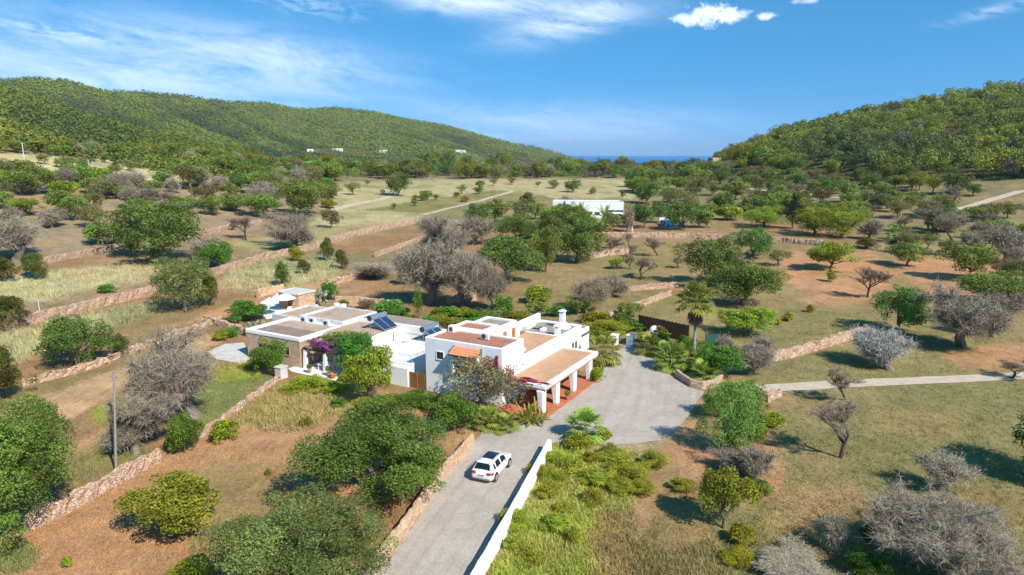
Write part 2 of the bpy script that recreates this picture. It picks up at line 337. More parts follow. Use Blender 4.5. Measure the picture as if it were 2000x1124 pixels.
leafmat('leaf_olive', (0.222, 0.205, 0.064)); leafmat('leaf_hedge', (0.198, 0.286, 0.050)); leafmat('leaf_pome', (0.244, 0.193, 0.095)); leafmat('leaf_conifer', (0.040, 0.060, 0.018))
leafmat('leaf_palm', (0.308, 0.367, 0.061), trans=.35); leafmat('leaf_palm_blue', (0.224, 0.308, 0.182), trans=.3); leafmat('leaf_dry', (.30, .20, .10)); leafmat('leaf_silver', (.30, .30, .24), trans=.2)
leafmat('flower_magenta', (.52, .04, .18), trans=.4); leafmat('flower_purple', (.26, .07, .22), trans=.4); leafmat('cactus', (.26, .30, .18), trans=0); leafmat('twig', (0.324, 0.270, 0.189), trans=0, hue=.01); leafmat('twig_brown', (.27, .205, .14), trans=0, hue=.01); leafmat('twig_white', (.44, .42, .36), trans=0, hue=.01)
leafmat('grass', (1, 1, 1), var=0, trans=.35, hue=0); leafmat('forest', (1, 1, 1), var=0, trans=.25, hue=0)
M = MATS
# ------------------------------------------------------------------ ground, sea, tracks
SOIL=(.40,.222,.118); BROWN=(.255,.152,.075); OLIVE=(.205,.178,.078); GREEN=(.165,.175,.055); DRY=(.37,.325,.175); PALE=(.45,.405,.215); TAN=(.43,.275,.155); GREYB=(.26,.20,.125)
LIME=(.24,.25,.04)
ZONES = [  # photo polygon, colour, grass height, softness px
 ([(-900,290),(3000,290),(3000,450),(-900,450)], (.20,.175,.085), .15, 6),
 ([(-400,296),(0,300),(190,311),(420,317),(485,335),(440,352),(240,362),(60,334),(-400,325)], PALE, .3, 3),
 ([(-400,330),(60,340),(250,366),(500,355),(650,385),(640,420),(380,470),(100,512),(-400,580)], GREYB, .2, 8),
 ([(640,360),(760,352),(1010,350),(1010,374),(830,418),(640,412)], DRY, .3, 4),
 ([(700,412),(830,392),(960,372),(1000,374),(835,416)], GREEN, .1, 3),
 ([(838,420),(1002,377),(1085,376),(1070,425),(965,431)], (.20,.185,.075), .1, 3),
 ([(1000,352),(1240,350),(1240,388),(1090,388),(1010,372)], DRY, .3, 4),
 ([(830,420),(640,410),(600,440),(700,450),(820,432)], DRY, .3, 5),
 ([(98,528),(480,457),(810,437),(430,530),(65,628),(-300,700),(-300,590)], (.255,.18,.105), .2, 6),
 ([(-300,640),(-300,580),(130,527),(280,515),(330,530),(230,560),(70,590)], DRY, .5, 8),
 ([(420,480),(560,455),(700,440),(800,432),(700,462),(560,490)], (.30,.26,.12), .3, 8),
 ([(640,505),(830,470),(900,470),(900,560),(700,560)], (.235,.165,.09), .2, 10),
 ([(-300,780),(-300,700),(70,637),(310,585),(300,610),(200,652),(90,692),(0,720)], DRY, .7, 8),
 ([(420,560),(450,532),(560,500),(645,495),(665,535),(600,560),(500,570)], DRY, .7, 8),
 ([(40,750),(60,700),(220,655),(330,610),(520,570),(700,540),(780,552),(760,580),(560,592),(400,632),(250,692)], (.27,.165,.08), .1, 8),
 ([(330,640),(420,605),(560,565),(700,530),(700,545),(540,585),(430,620)], SOIL, .05, 6),
 ([(-100,900),(45,757),(170,727),(410,642),(480,700),(560,745),(310,900),(130,1000),(-100,1080)], (.25,.165,.08), .12, 8),
 ([(-60,875),(0,800),(230,722),(410,652),(435,668),(300,722),(220,770),(60,868)], (.46,.285,.165), .05, 7),
 ([(80,905),(220,832),(245,858),(140,935)], SOIL, .05, 8),
 ([(370,720),(480,705),(535,742),(470,792),(390,840)], GREEN, .15, 8),
 ([(405,712),(500,708),(505,738),(420,748)], LIME, .3, 6),
 ([(120,965),(130,900),(225,848),(310,885),(200,928)], (.19,.175,.06), .15, 8),
 ([(190,790),(300,780),(280,810),(190,830)], LIME, .2, 8),
 ([(-100,1200),(-100,1085),(128,1006),(317,903),(400,850),(545,747),(700,750),(900,800),(930,850),(750,1150)], (.365,.20,.10), .1, 6),
 ([(330,960),(480,890),(560,900),(500,1000),(380,1010)], (.33,.185,.09), .1, 14),
 ([(440,830),(540,755),(690,762),(690,800),(560,850)], (.32,.245,.095), .4, 10),
 ([(820,840),(925,852),(760,1090),(700,1060)], (.30,.17,.085), .15, 8),
 ([(-60,1124),(-60,1080),(55,1065),(75,1090),(40,1124)], GREEN, .25, 6),
 ([(930,1180),(1085,870),(1300,878),(1390,1000),(1440,1180)], (.30,.20,.085), .25, 8),
 ([(930,1180),(1085,870),(1170,895),(1170,1010),(1130,1180)], (.31,.315,.065), .28, 16),
 ([(1160,900),(1300,880),(1310,950),(1220,1000),(1160,980)], (.31,.30,.07), .25, 12),
 ([(1225,910),(1300,858),(1370,815),(1400,905),(1345,950),(1260,1060)], SOIL, .05, 10),
 ([(1280,960),(1400,960),(1400,1060),(1290,1080)], (.35,.20,.095), .1, 10),
 ([(1180,880),(1120,866),(1290,862),(1345,815),(1330,850),(1260,885)], (.44,.31,.19), .05, 6),
 ([(1430,760),(2600,745),(2600,1200),(1480,1200),(1430,950)], (.205,.182,.076), .12, 10),
 ([(1520,960),(1640,940),(1720,1000),(1650,1080),(1500,1060)], (.285,.20,.088), .12, 22),
 ([(1700,800),(1860,790),(1880,870),(1700,850)], (.245,.187,.08), .12, 22),
 ([(1800,950),(2000,960),(2000,1124),(1900,1124)], (.265,.195,.085), .12, 22),
 ([(1430,850),(1500,840),(1530,960),(1440,1000)], (.33,.19,.10), .08, 12),
 ([(1490,740),(1720,650),(2000,640),(2500,650),(2500,735),(1490,755)], (.225,.188,.078), .14, 8),
 ([(1830,690),(2400,600),(2400,725),(1900,728)], (.38,.21,.105), .08, 14),
 ([(1150,430),(1700,430),(1720,500),(1500,500),(1330,480),(1150,480)], (.27,.17,.085), .12, 8),
 ([(1130,480),(1340,470),(1560,480),(2400,470),(2400,650),(1720,645),(1480,700),(1420,690),(1180,600)], (.245,.185,.082), .14, 10),
 ([(1330,590),(1480,600),(1690,610),(1690,645),(1490,700),(1330,650)], (.225,.185,.075), .14, 10),
 ([(1520,500),(1700,490),(1760,540),(1700,590),(1590,590),(1530,540)], (.42,.215,.105), .05, 12),
 ([(1750,500),(2000,500),(2000,570),(1800,580)], (.39,.21,.105), .06, 14),
 ([(1190,600),(1320,575),(1330,640),(1250,638)], (.21,.18,.07), .14, 8),
 ([(1200,555),(1340,555),(1320,575),(1195,600)], (.23,.175,.075), .14, 8),
 ([(1500,470),(1600,480),(1700,470),(2000,440),(2300,440),(2300,480),(1720,500)], (.25,.205,.10), .14, 10),
 ([(1440,330),(2000,330),(2000,430),(1700,440),(1440,400)], (.205,.17,.085), .14, 8),
 ([(1440,345),(1800,350),(1800,356),(1440,352)], (.31,.20,.11), .1, 3), ([(1500,385),(1790,400),(1790,405),(1500,392)], (.30,.19,.10), .1, 3),
]
VILLAGE = [[(575,303),(600,292),(640,290),(690,291),(740,297),(690,303),(640,304)], [(830,309),(870,297),(920,297),(960,305),(930,310),(880,309)], [(1345,322),(1380,312),(1412,312),(1410,322)]]
def zone_eval(X, Y, Z):
    "ground colour and grass height at world points"
    px, py = project(X, Y, Z); n = len(X)
    w1 = fbm(X/6., Y/6., 21)-.5; w2 = fbm(X/6., Y/6., 33)-.5; w3 = rng.random(n)-.5; w4 = rng.random(n)-.5
    C = np.empty((n, 3)); C[:] = BROWN; t = np.clip((px-900)/300, 0, 1)[:, None]; C = C*(1-t)+np.array(OLIVE)*t; H = np.full(n, .12)
    vis = (Y > 15)
    for poly, c, gh, f in ZONES:
        q = np.array(poly); lo = q.min(0)-3*f-4; hi = q.max(0)+3*f+4
        s = np.nonzero(vis & (px > lo[0]) & (px < hi[0]) & (py > lo[1]) & (py < hi[1]))[0]
        if not len(s): continue
        acc = np.zeros(len(s))
        for k in range(4):
            sx, sy = ((1, 1), (-1, 1), (1, -1), (-1, -1))[k]
            acc += inpoly(px[s]+f*(4*w1[s]+1.0*sx*w3[s]+.5*sx), py[s]+f*(2*w2[s]+.5*sy*w4[s]+.25*sy), poly)
        a = (acc/4)[:, None]; C[s] = C[s]*(1-a)+np.array(c)*a; H[s] = H[s]*(1-a[:, 0])+gh*a[:, 0]
    p = fbm(X/11., Y/11., 40, 5); p2 = fbm(X/2.3, Y/2.3, 41, 3)
    k = np.clip((p-.52)*6, 0, 1)[:, None]*.36; C = C*(1-k)+np.array((.37,.225,.13))*k*np.array((1., 1., 1.))
    k = np.clip((.46-p)*6, 0, 1)[:, None]*.5; C = C*(1-k)+np.array((.175,.165,.072))*k
    for vp in VILLAGE:
        k = inpoly(px+6*w3, py+3*w4, vp)[:, None]*.9; C = C*(1-k)+np.array(TAN)*k
    C = C*1.2*(.80+.4*p2[:, None]); return C, H
def build_ground():
    az = np.radians(np.concatenate([np.linspace(-80, -42, 90)[:-1], np.linspace(-42, 42, 720), np.linspace(42, 80, 90)[1:]])); r = 10*np.exp(np.linspace(0, math.log(275), 620))
    A, RR = np.meshgrid(az, r); X = (np.sin(A)*RR).ravel(); Y = (np.cos(A)*RR).ravel(); Z = terrain(X, Y)
    C, H = zone_eval(X, Y, Z)
    hh = hills(X, Y); f = np.clip((hh-Z+12)/14, 0, 1)[:, None]*(np.hypot(X, Y) > 330)[:, None]
    C = C*(1-f)+np.array((.075, .088, .034))*f*(.7+.6*fbm(X/40, Y/40, 5))[:, None]
    nr, na = len(r), len(az); i = np.arange(nr*na).reshape(nr, na)
    F = np.stack([i[:-1, :-1].ravel(), i[:-1, 1:].ravel(), i[1:, 1:].ravel(), i[1:, :-1].ravel()], 1)[:, ::-1]
    m, nt, out = newmat('ground'); a = nn(nt, 'ShaderNodeAttribute', attribute_name='Col'); P = pos(nt)
    n1 = tnoise(nt, P, 3.2, 6, .72); n2 = tnoise(nt, P, .55, 5, .65)
    mp = nn(nt, 'ShaderNodeMapping'); nt.links.new(P, mp.inputs[0]); mp.inputs['Rotation'].default_value = (0, 0, R(-28)); mp.inputs['Scale'].default_value = (1.5, .22, 1); n3 = tnoise(nt, mp.outputs[0], 1.6, 4, .6)
    c = mixc(nt, .75, a.outputs['Color'], ramp(nt, n1, [(.28, (.48, .47, .45)), (.5, (.95, .95, .95)), (.72, (1.42, 1.36, 1.25))]), 'MULTIPLY')
    c = mixc(nt, .6, c, ramp(nt, n2, [(.3, (.70, .74, .66)), (.7, (1.24, 1.17, 1.1))]), 'MULTIPLY')
    c = mixc(nt, .5, c, ramp(nt, n3, [(.3, (.74, .76, .72)), (.7, (1.22, 1.16, 1.08))]), 'MULTIPLY')
    finish(nt, out, c, .95, n1, .8, .12, spec=.1)
    me = npmesh('ground', np.stack([X, Y, Z], 1), F, m, col=C, smooth=True); tag(obj('ground', me), kind='structure')
build_ground()
def build_sea():
    m, nt, out = newmat('sea'); mp = nn(nt, 'ShaderNodeMapping'); nt.links.new(pos(nt), mp.inputs[0]); mp.inputs['Scale'].default_value = (.0012, .0006, 1)
    n = tnoise(nt, mp.outputs[0], 1.0, 5); c = ramp(nt, n, [(.35, (.002, .16, .42)), (.65, (.003, .20, .52))]); finish(nt, out, c, .55, spec=.12)
    b = MB(); b.add([(-16000, 1200, -8), (16000, 1200, -8), (16000, 16000, -8), (-16000, 16000, -8)], [(0, 1, 2, 3)]); tag(b.build('sea', m), kind='structure')
build_sea()
GRAVEL = [(590,1312),(750,1100),(800,1035),(862,940),(925,868),(940,846),(1000,836),(1060,812),(1120,775),(1170,735),(1195,700),(1206,678),(1222,672),(1240,684),(1262,694),(1290,715),(1315,735),(1342,757),(1375,766),(1362,785),(1345,815),(1318,842),(1290,862),(1235,868),(1180,872),(1110,862),(1078,868),(985,1010),(890,1180),(702,1492)]
def wxy(px, py, z=0.0): p = at(px, py, z); return (p.x, p.y)
def dens(pts, step, closed=False):
    o = []; n = len(pts)
    for i in range(n if closed else n-1):
        a, b = np.array(pts[i]), np.array(pts[(i+1) % n]); k = max(1, int(np.linalg.norm(b-a)/step))
        o += [tuple(a+(b-a)*t/k) for t in range(k)]
    if not closed: o.append(tuple(pts[-1]))
    return o
def sheet(name, poly, mat, lift=.03, jit=.12):
    P = dens(poly, .6, True); bm = bmesh.new(); vs = []
    for (x, y) in P:
        x += (float(fbm(x/1.5, y/1.5, 3))-.5)*jit*4; y += (float(fbm(x/1.5, y/1.5, 8))-.5)*jit*4; vs.append(bm.verts.new((x, y, float(terrain(x, y))+lift)))
    f = bm.faces.new(vs); f.normal_update()
    if f.normal.z < 0: f.normal_flip()
    bmesh.ops.triangulate(bm, faces=bm.faces); me = bpy.data.meshes.new(name); bm.to_mesh(me); bm.free(); me.materials.append(mat)
    return tag(obj(name, me), kind='structure')
m, nt, out = newmat('gravel'); P = pos(nt); a1 = tnoise(nt, P, 9, 6, .8); a2 = tnoise(nt, P, .35, 4, .6); a3 = tnoise(nt, P, 1.6, 5, .7)
c = ramp(nt, a1, [(.3, (.33, .285, .235)), (.5, (.46, .40, .335)), (.7, (.58, .51, .43))])
mp = nn(nt, 'ShaderNodeMapping'); nt.links.new(P, mp.inputs[0]); mp.vector_type = 'TEXTURE'; mp.inputs['Rotation'].default_value = (0, 0, math.atan2(.957, .29)); mp.inputs['Scale'].default_value = (16, .8, 1); a4 = tnoise(nt, mp.outputs[0], 1.0, 4, .6, .4)
c = mixc(nt, .55, c, ramp(nt, a4, [(.36, (.86, .845, .83)), (.5, (1, 1, 1)), (.64, (1.07, 1.06, 1.05))]), 'MULTIPLY')
c = mixc(nt, .7, c, ramp(nt, a2, [(.35, (.82, .80, .79)), (.65, (1.05, 1.04, 1.03))]), 'MULTIPLY'); c = mixc(nt, .5, c, ramp(nt, a3, [(.3, (.8, .79, .78)), (.6, (1.04, 1.03, 1.02))]), 'MULTIPLY')
finish(nt, out, c, .95, a1, .7, .05, spec=.1)
GW = [wxy(*p) for p in GRAVEL]
sheet('gravel_driveway', GW, m, .035)
m, nt, out = newmat('track'); P = pos(nt); c = ramp(nt, tnoise(nt, P, 1.2, 6, .75), [(.3, (.42, .335, .24)), (.6, (.56, .465, .35))]); finish(nt, out, c, .95, tnoise(nt, P, 6, 4), .5, .05, spec=.1)
def track(name, pts, wid, mat, lift=.04, jit=.25):
    W_ = [at(*p) for p in pts]; C = dens([(p.x, p.y) for p in W_], 1.5); V = []; n = len(C)
    for i, (x, y) in enumerate(C):
        a, b = C[max(i-1, 0)], C[min(i+1, n-1)]; d = np.array((b[0]-a[0], b[1]-a[1])); d /= np.linalg.norm(d); nx, ny = -d[1], d[0]
        for k in range(5):
            s = (k/4-.5)*wid; 
            if k in (0, 4): s += (float(fbm(x/2, y/2, k))-.5)*jit*2
            X, Y = x+nx*s, y+ny*s; V.append((X, Y, float(terrain(X, Y))+lift))
    F = [(i*5+k, i*5+k+1, (i+1)*5+k+1, (i+1)*5+k) for i in range(n-1) for k in range(4)]
    tag(obj(name, npmesh(name, V, np.array(F), mat, smooth=True)), kind='structure'); return C
TR1 = track('dirt_track', [(1485,760),(1560,756),(1640,751),(1720,747),(1850,742),(2000,734),(2300,722)], 2.15, M['track'])
track('dirt_track', [(1872,410),(1905,400),(1945,388),(1990,375),(2060,366)], 3.6, M['track'])
track('dirt_track', [(1440,366),(1480,371),(1540,377),(1605,384),(1700,390),(1790,398)], 2.6, M['track'])
track('dirt_track', [(826,420),(900,402),(950,389),(1001,374)], 2.2, M['track'])
track('dirt_track', [(640,412),(690,400),(740,391),(775,380)], 3.2, M['track'])
# ---- grass tufts
def build_grass():
    n = 80000; py = 430+(1150-430)*rng.random(n)**.85; px = rng.uniform(-60, 2060, n); P = np.array([ray(a, b) for a, b in zip(px, py)])
    T = (0-CAMH)/P[:, 2]; X = P[:, 0]*T; Y = P[:, 1]*T; Z = terrain(X, Y)
    for _ in range(6): T = (Z-CAMH)/P[:, 2]; X = P[:, 0]*T; Y = P[:, 1]*T; Z = terrain(X, Y)
    C, H = zone_eval(X, Y, Z)
    # keep clear of gravel, buildings and tracks
    bad = inpoly(X+2.2*(fbm(X/1.3, Y/1.3, 5)-.5), Y+2.2*(fbm(X/1.3, Y/1.3, 6)-.5), GW); ha, hb = (X-4.45)*.487+(Y-63.32)*.873, -(X-4.45)*.873+(Y-63.32)*.487
    bad |= (ha > -4.5) & (ha < 18) & (hb > -.5) & (hb < 42)
    for (x, y) in TR1: bad |= np.hypot(X-x, Y-y) < 1.7
    keep = ~bad & (rng.random(n) < np.clip(.35+H*1.3, 0, 1)) & (Y < 260); X, Y, Z, C, H = X[keep], Y[keep], Z[keep], C[keep], H[keep]; n = len(X); nb = 6
    hgt = np.repeat(H*(.6+.9*rng.random(n)), nb)+.05; x = np.repeat(X, nb)+rng.normal(0, .22, n*nb)*(.5+np.repeat(H, nb)*1.4); y = np.repeat(Y, nb)+rng.normal(0, .22, n*nb)*(.5+np.repeat(H, nb)*1.4); z = np.repeat(Z, nb)-.02
    an = rng.uniform(0, 6.283, n*nb); w = .018+.05*hgt; lx = rng.normal(0, .45, n*nb)*hgt; ly = rng.normal(0, .45, n*nb)*hgt
    V = np.stack([np.stack([x-np.cos(an)*w, y-np.sin(an)*w, z], 1), np.stack([x+np.cos(an)*w, y+np.sin(an)*w, z], 1), np.stack([x+lx, y+ly, z+hgt], 1)], 1).reshape(-1, 3)
    g = np.repeat(C*(1.18+.7*(rng.random(n)[:, None]-.4))*np.array((1.0, 1.08, .98)), nb, 0); g = np.repeat(g, 3, 0)
    me = npmesh('grass', V, np.arange(len(V)).reshape(-1, 3), M['grass'], col=g); tag(obj('grass', me), 'sparse dry grass tufts growing over the fields', 'grass', kind='stuff')
build_grass()
# ------------------------------------------------------------------ dry stone walls
WALLS = []
def wall(name, pts, h, t, mat, label, cat='stone wall', top=.12, rough=.09, z=None, cap=None, step=.45, away=1, group=None, closed=False):
    "pts: photo px along the camera-side foot of the wall (z: height at which they are read)"
    W_ = [at(p[0], p[1], z) if z is not None else at(*p) for p in pts]; C = dens([(p.x, p.y) for p in W_], step); n = len(C)
    prof = [(0, -.3), (0, 0.02), (.02*h, .5*h), (.06*h, h), (.5*t, h+.03), (t-.05*h, h), (t, .5*h), (t, -.3)]; m_ = len(prof); V = []
    for i, (x, y) in enumerate(C):
        a, b = C[max(i-1, 0)], C[min(i+1, n-1)]; d = np.array((b[0]-a[0], b[1]-a[1])); d /= np.linalg.norm(d); nx, ny = -d[1], d[0]
        if nx*x+ny*y < 0: nx, ny = -nx, -ny
        if away < 0: nx, ny = -nx, -ny
        g = float(terrain(x, y)); hj = 1+(float(fbm(x/1.7, y/1.7, 2))-.5)*top*2+rng.normal(0, top*.25)
        for (o, zz) in prof:
            r1 = rng.normal(0, rough) if zz > .1 else 0
            V.append((x+nx*(o+r1), y+ny*(o+r1), g+(zz*hj if zz > 0 else zz)+(rng.normal(0, rough*.6) if zz > .1 else 0)))
    F = [(i*m_+k, i*m_+k+1, (i+1)*m_+k+1, (i+1)*m_+k) for i in range(n-1) for k in range(m_-1)]
    e = [tuple(range(m_)), tuple(range((n-1)*m_+m_-1, (n-1)*m_-1, -1))]
    me = bpy.data.meshes.new(name); me.from_pydata(V, [], F+e); me.materials.append(mat)
    bm = bmesh.new(); bm.from_mesh(me); bmesh.ops.recalc_face_normals(bm, faces=bm.faces); bm.to_mesh(me); bm.free()
    o = obj(name, me); tag(o, label, cat, group); return o
DS = M['dry_stone']; OS = M['orange_stone']
wall('stone_wall', [(637,1250),(750,1102),(800,1036),(862,942),(927,868)], .95, .38, OS, 'smooth orange stone wall along the left edge of the gravel driveway', top=.05, rough=.035)
wall('white_wall', [(778,1438),(928,1160),(1000,1030),(1078,882)], 1.0, .42, M['white_plaster'], 'low whitewashed wall along the right edge of the gravel driveway', 'garden wall', top=.03, rough=.012, step=.8)
wall('stone_wall', [(60,1040),(128,1006),(225,953),(316,902)], 1.05, .55, DS, 'dry stone terrace wall below the utility pole at bottom left', top=.14)
wall('stone_wall', [(395,856),(440,822),(500,778),(548,742)], .4, .6, DS, 'low pinkish stone wall running from lime shrub toward the stone cottage', top=.3)
wall('stone_wall', [(45,757),(120,738),(190,718),(265,688),(330,664),(400,641),(432,626)], .7, .6, DS, 'crumbling orange terrace wall passing the round carob tree at far left', top=.3, rough=.14)
wall('stone_wall', [(-60,668),(66,634),(190,603),(310,573),(430,536),(520,508),(600,491),(660,472),(720,456),(765,446),(812,437)], 1.5, .6, DS, 'longest stone terrace wall, climbing from left edge to the middle field', top=.12, step=.6)
wall('stone_wall', [(90,516),(160,502),(225,489),(300,478),(380,466),(450,447),(512,437)], 1.2, .6, DS, 'stone terrace wall running behind the largest tree on the left', top=.12, step=.7)
wall('stone_wall', [(735,503),(780,486),(832,467)], 1.05, .55, DS, 'short stone terrace wall left of the grey leafless thicket', top=.15)
wall('stone_wall', [(640,560),(690,547),(722,540)], 1.0, .8, DS, 'collapsed stone wall stub behind the green bush and cactus', top=.4, rough=.2)
wall('stone_wall', [(832,433),(900,436),(968,440)], 1.0, .5, M['pale_stone'], 'pale low wall at the foot of the middle field', top=.05)
wall('stone_wall', [(1192,622),(1240,604),(1312,578)], .85, .6, DS, 'stone wall slanting up the field behind the brown fence', top=.1)
wall('stone_wall', [(1225,570),(1270,566),(1325,562)], .9, .6, DS, 'short level stone wall at top of the field behind brown fence', top=.15)
wall('stone_wall', [(1497,709),(1560,697),(1640,672),(1710,648)], 1.05, .85, DS, 'thick rubble wall crossing the grass on the right', top=.12, rough=.12)
wall('white_wall', [(1420,728),(1450,718),(1496,706)], .7, .5, M['old_white'], 'low white wall joining the rubble wall to the planter', 'garden wall', top=.08, rough=.03)
wall('stone_wall', [(1165,464),(1230,464),(1340,465),(1420,470),(1520,474),(1610,482)], 1.3, .7, DS, 'long stone wall in front of the white villa garden', top=.15)
wall('stone_wall', [(1440,512),(1462,503)], 1.2, .5, M['pale_stone'], 'pale stub of wall between two dark carob trees on the right', top=.1)
wall('stone_wall', [(1150,506),(1190,500),(1228,495)], 1.1, 1.2, DS, 'heap of orange rubble wall below the white villa', top=.4, rough=.25)
wall('stone_wall', [(1500,788),(1527,775)], .8, .8, DS, 'short stone stub by the tall hedge beside the dirt track', top=.2)
PL = [(1318,735),(1330,745),(1348,756),(1372,761),(1396,757),(1412,746)]
wall('planter_wall', PL, .75, .45, M['house_stone'], 'curved stone planter wall around the palms at the gravel corner', 'planter', top=.03, rough=.03)
# ------------------------------------------------------------------ plants: prototypes in a 1 x 1 x 1 box
def quads(c, d, s, ln, wd):
    "leaf quads: centre, long axis, side axis"
    ln = ln[:, None]; wd = wd[:, None]
    V = np.stack([c-d*ln*.5, c+s*wd*.5+d*ln*.08, c+d*ln*.5, c-s*wd*.5+d*ln*.08], 1).reshape(-1, 3)
    return V, np.arange(len(V)).reshape(-1, 4)
def unit(v): return v/np.maximum(np.linalg.norm(v, axis=1, keepdims=True), 1e-6)
def blobs(g, nb, br, zb, shape):
    u = unit(g.normal(size=(nb, 3))); u[:, 2] = np.abs(u[:, 2])*np.where(g.random(nb) < (.72 if zb > .08 else .55), 1, -1)
    rr = (.42+.62*g.random(nb)**.7); hz = (1-zb)/2; B = np.empty((nb, 4)); r = br*(.45+1.0*g.random(nb))
    B[:, 3] = r; B[:, 2] = zb+hz+u[:, 2]*rr*(hz-r*.8)
    f = np.ones(nb); t = (B[:, 2]-zb)/(1-zb)
    if shape == 'cone': f = np.clip(1.12-t, .05, 1)*1.25
    elif shape == 'col': f = np.clip(1.1-t*.75, .1, 1)
    elif shape == 'umb': f = np.clip(.45+t*1.1, 0, 1.15)
    elif shape == 'bush': f = np.clip(1.2-.55*t, 0, 1.15)
    lob = 1+.38*np.sin(np.arctan2(u[:, 1], u[:, 0])*3+g.random()*6)*g.random()+.2*np.sin(np.arctan2(u[:, 1], u[:, 0])*5+g.random()*6)
    q = np.maximum(np.hypot(u[:, 0], u[:, 1]), .05)[:, None]; hd = u[:, :2]/q*np.minimum(1, q*1.15)
    B[:, :2] = hd*(rr*f*lob)[:, None]*(.5-r[:, None]*.7); return B
def crown(seed, n, leaf, nb, br, zb=.1, shape='dome', asp=.5, shell=.35, cvar=.38, lvar=.3, droop=.0):
    g = np.random.default_rng(seed); B = blobs(g, nb, br, zb, shape); w = B[:, 3]**2; k = g.choice(nb, n, p=w/w.sum())
    d = unit(g.normal(size=(n, 3))+np.array((0, 0, .35))); r = B[k, 3]*(1-shell*g.random(n)**1.5)*(.85+.35*g.random(n))
    c = B[k, :3]+d*r[:, None]*np.array((1, 1, .85)); c[:, 2] = np.maximum(c[:, 2], .01)
    nr = unit(d+.7*g.normal(size=(n, 3))); ax = unit(np.cross(nr, g.normal(size=(n, 3)))+.35*d); sd_ = unit(np.cross(ax, nr))
    ln = leaf*(.6+.8*g.random(n)); V, F = quads(c, ax, sd_, ln, ln*asp)
    cb = 1+cvar*(g.random(nb)*2-1); col = (cb[k]*(1+lvar*(g.random(n)*2-1)))[:, None]*np.stack([1+.10*g.normal(size=n), np.ones(n), 1+.1*g.normal(size=n)], 1)
    return V, F, np.repeat(np.clip(col, .15, 2.5), 4, 0), B
def trunk_mesh(seed, B, zb, r0=.03, mat='bark', limbs=6, name='trunk'):
    g = np.random.default_rng(seed+99); b = MB(); top = Vector((g.normal()*.03, g.normal()*.03, max(zb+.12, .18)))
    b.tube([(0, 0, -.04), (g.normal()*.01, g.normal()*.01, top.z*.5), top], [r0*1.3, r0, r0*.85], 7)
    for i in g.choice(len(B), min(limbs, len(B)), replace=False):
        e = Vector(B[i, :3]); mid = top.lerp(e, .5)+Vector((g.normal()*.03, g.normal()*.03, .02)); b.tube([top-Vector((0, 0, .02)), mid, e], [r0*.7, r0*.42, r0*.16], 5)
    me = bpy.data.meshes.new(name); me.from_pydata([tuple(v) for v in b.v], [], b.f); me.materials.append(M[mat]); return me
def twigtree(seed, mat, dense=1.0, trunk=.28, spread=.9, levels=(5, 5, 4), bark='bark_grey', sub=5, thick=1.0, droop=0.0, tw=.0042, tl=1.0):
    g = np.random.default_rng(seed); b = MB(); tips = []
    def br(p, d, L, r, lv):
        q1 = p+d*L*.5+Vector(g.normal(size=3))*L*.09; d2 = (q1-p).normalized()*.5+d*.5+Vector(g.normal(size=3))*.16; q2 = q1+d2.normalized()*L*.55
        b.tube([p, q1, q2], [r, r*.78, r*.5], 6 if lv < 2 else 3, cap=False)
        if lv >= 1: tips.append((np.array(p), np.array(q2), lv))
        if lv < len(levels):
            for i in range(levels[lv]):
                a = g.uniform(0, 6.283); t = .45+.55*(i+1)/levels[lv]; o = p.lerp(q1, t*2) if t < .5 else q1.lerp(q2, (t-.5)*2)
                nd = Vector((math.cos(a)*spread, math.sin(a)*spread, .55-droop*lv*.2+g.normal()*.25))+d*.55
                br(o, nd.normalized(), L*(.42+.55*g.random()), r*(.45+.2*g.random()), lv+1)
    br(Vector((0, 0, -.03)), Vector((g.normal()*.12, g.normal()*.12, 1)).normalized(), trunk, .035*thick, 0)
    P0 = np.array([t[0] for t in tips]); P1 = np.array([t[1] for t in tips]); lvl = np.array([t[2] for t in tips])
    n = int(4300*dense); w = (lvl == lvl.max())*1.0+(lvl == lvl.max()-1)*.5; k = g.choice(len(tips), n, p=w/w.sum())
    t = g.random(n)[:, None]**.7; o = P0[k]*(1-t)+P1[k]*t; d = unit(unit(P1[k]-P0[k])*.7+g.normal(size=(n, 3))*.75+np.array((0, 0, .12-droop*.3))); ln = (.05+.09*g.random(n))*tl
    A = [o]; D = [d]; Ls = [ln]
    for s in range(sub-1):
        tt = g.random(n)[:, None]; A.append(o+d*ln[:, None]*tt); D.append(unit(d*.8+g.normal(size=(n, 3))*.8)); Ls.append((.025+.045*g.random(n))*(.4+.6*tl))
    o = np.concatenate(A); d = np.concatenate(D); ln = np.concatenate(Ls); N = len(o); s = unit(np.cross(d, g.normal(size=(N, 3)))); wd = tw*(.6+.8*g.random(N))[:, None]
    V = np.stack([o-s*wd*.5, o+s*wd*.5, o+d*ln[:, None]], 1).reshape(-1, 3); F = np.arange(len(V)).reshape(-1, 3)
    c = np.repeat((.7+.6*g.random(N))[:, None]*np.array((1, 1, 1)), 3, 0)
    tv = np.array([tuple(v) for v in b.v]); allv = np.concatenate([V, tv]); lo = np.percentile(V, .5, axis=0); hi = np.percentile(V, 99.5, axis=0)
    sc = np.array((1/(hi[0]-lo[0]), 1/(hi[1]-lo[1]), 1/hi[2])); mid = np.array(((lo[0]+hi[0])/2, (lo[1]+hi[1])/2, 0)); tb = tv[:8].mean(0)*np.array((1, 1, 0))
    f = lambda a: (a-mid)*sc
    tm = bpy.data.meshes.new('trunk'); tm.from_pydata([tuple(v) for v in f(tv)], [], b.f); tm.materials.append(M[bark])
    return npmesh('branches', f(V), F, M[mat], col=c), tm
PROTO = {}
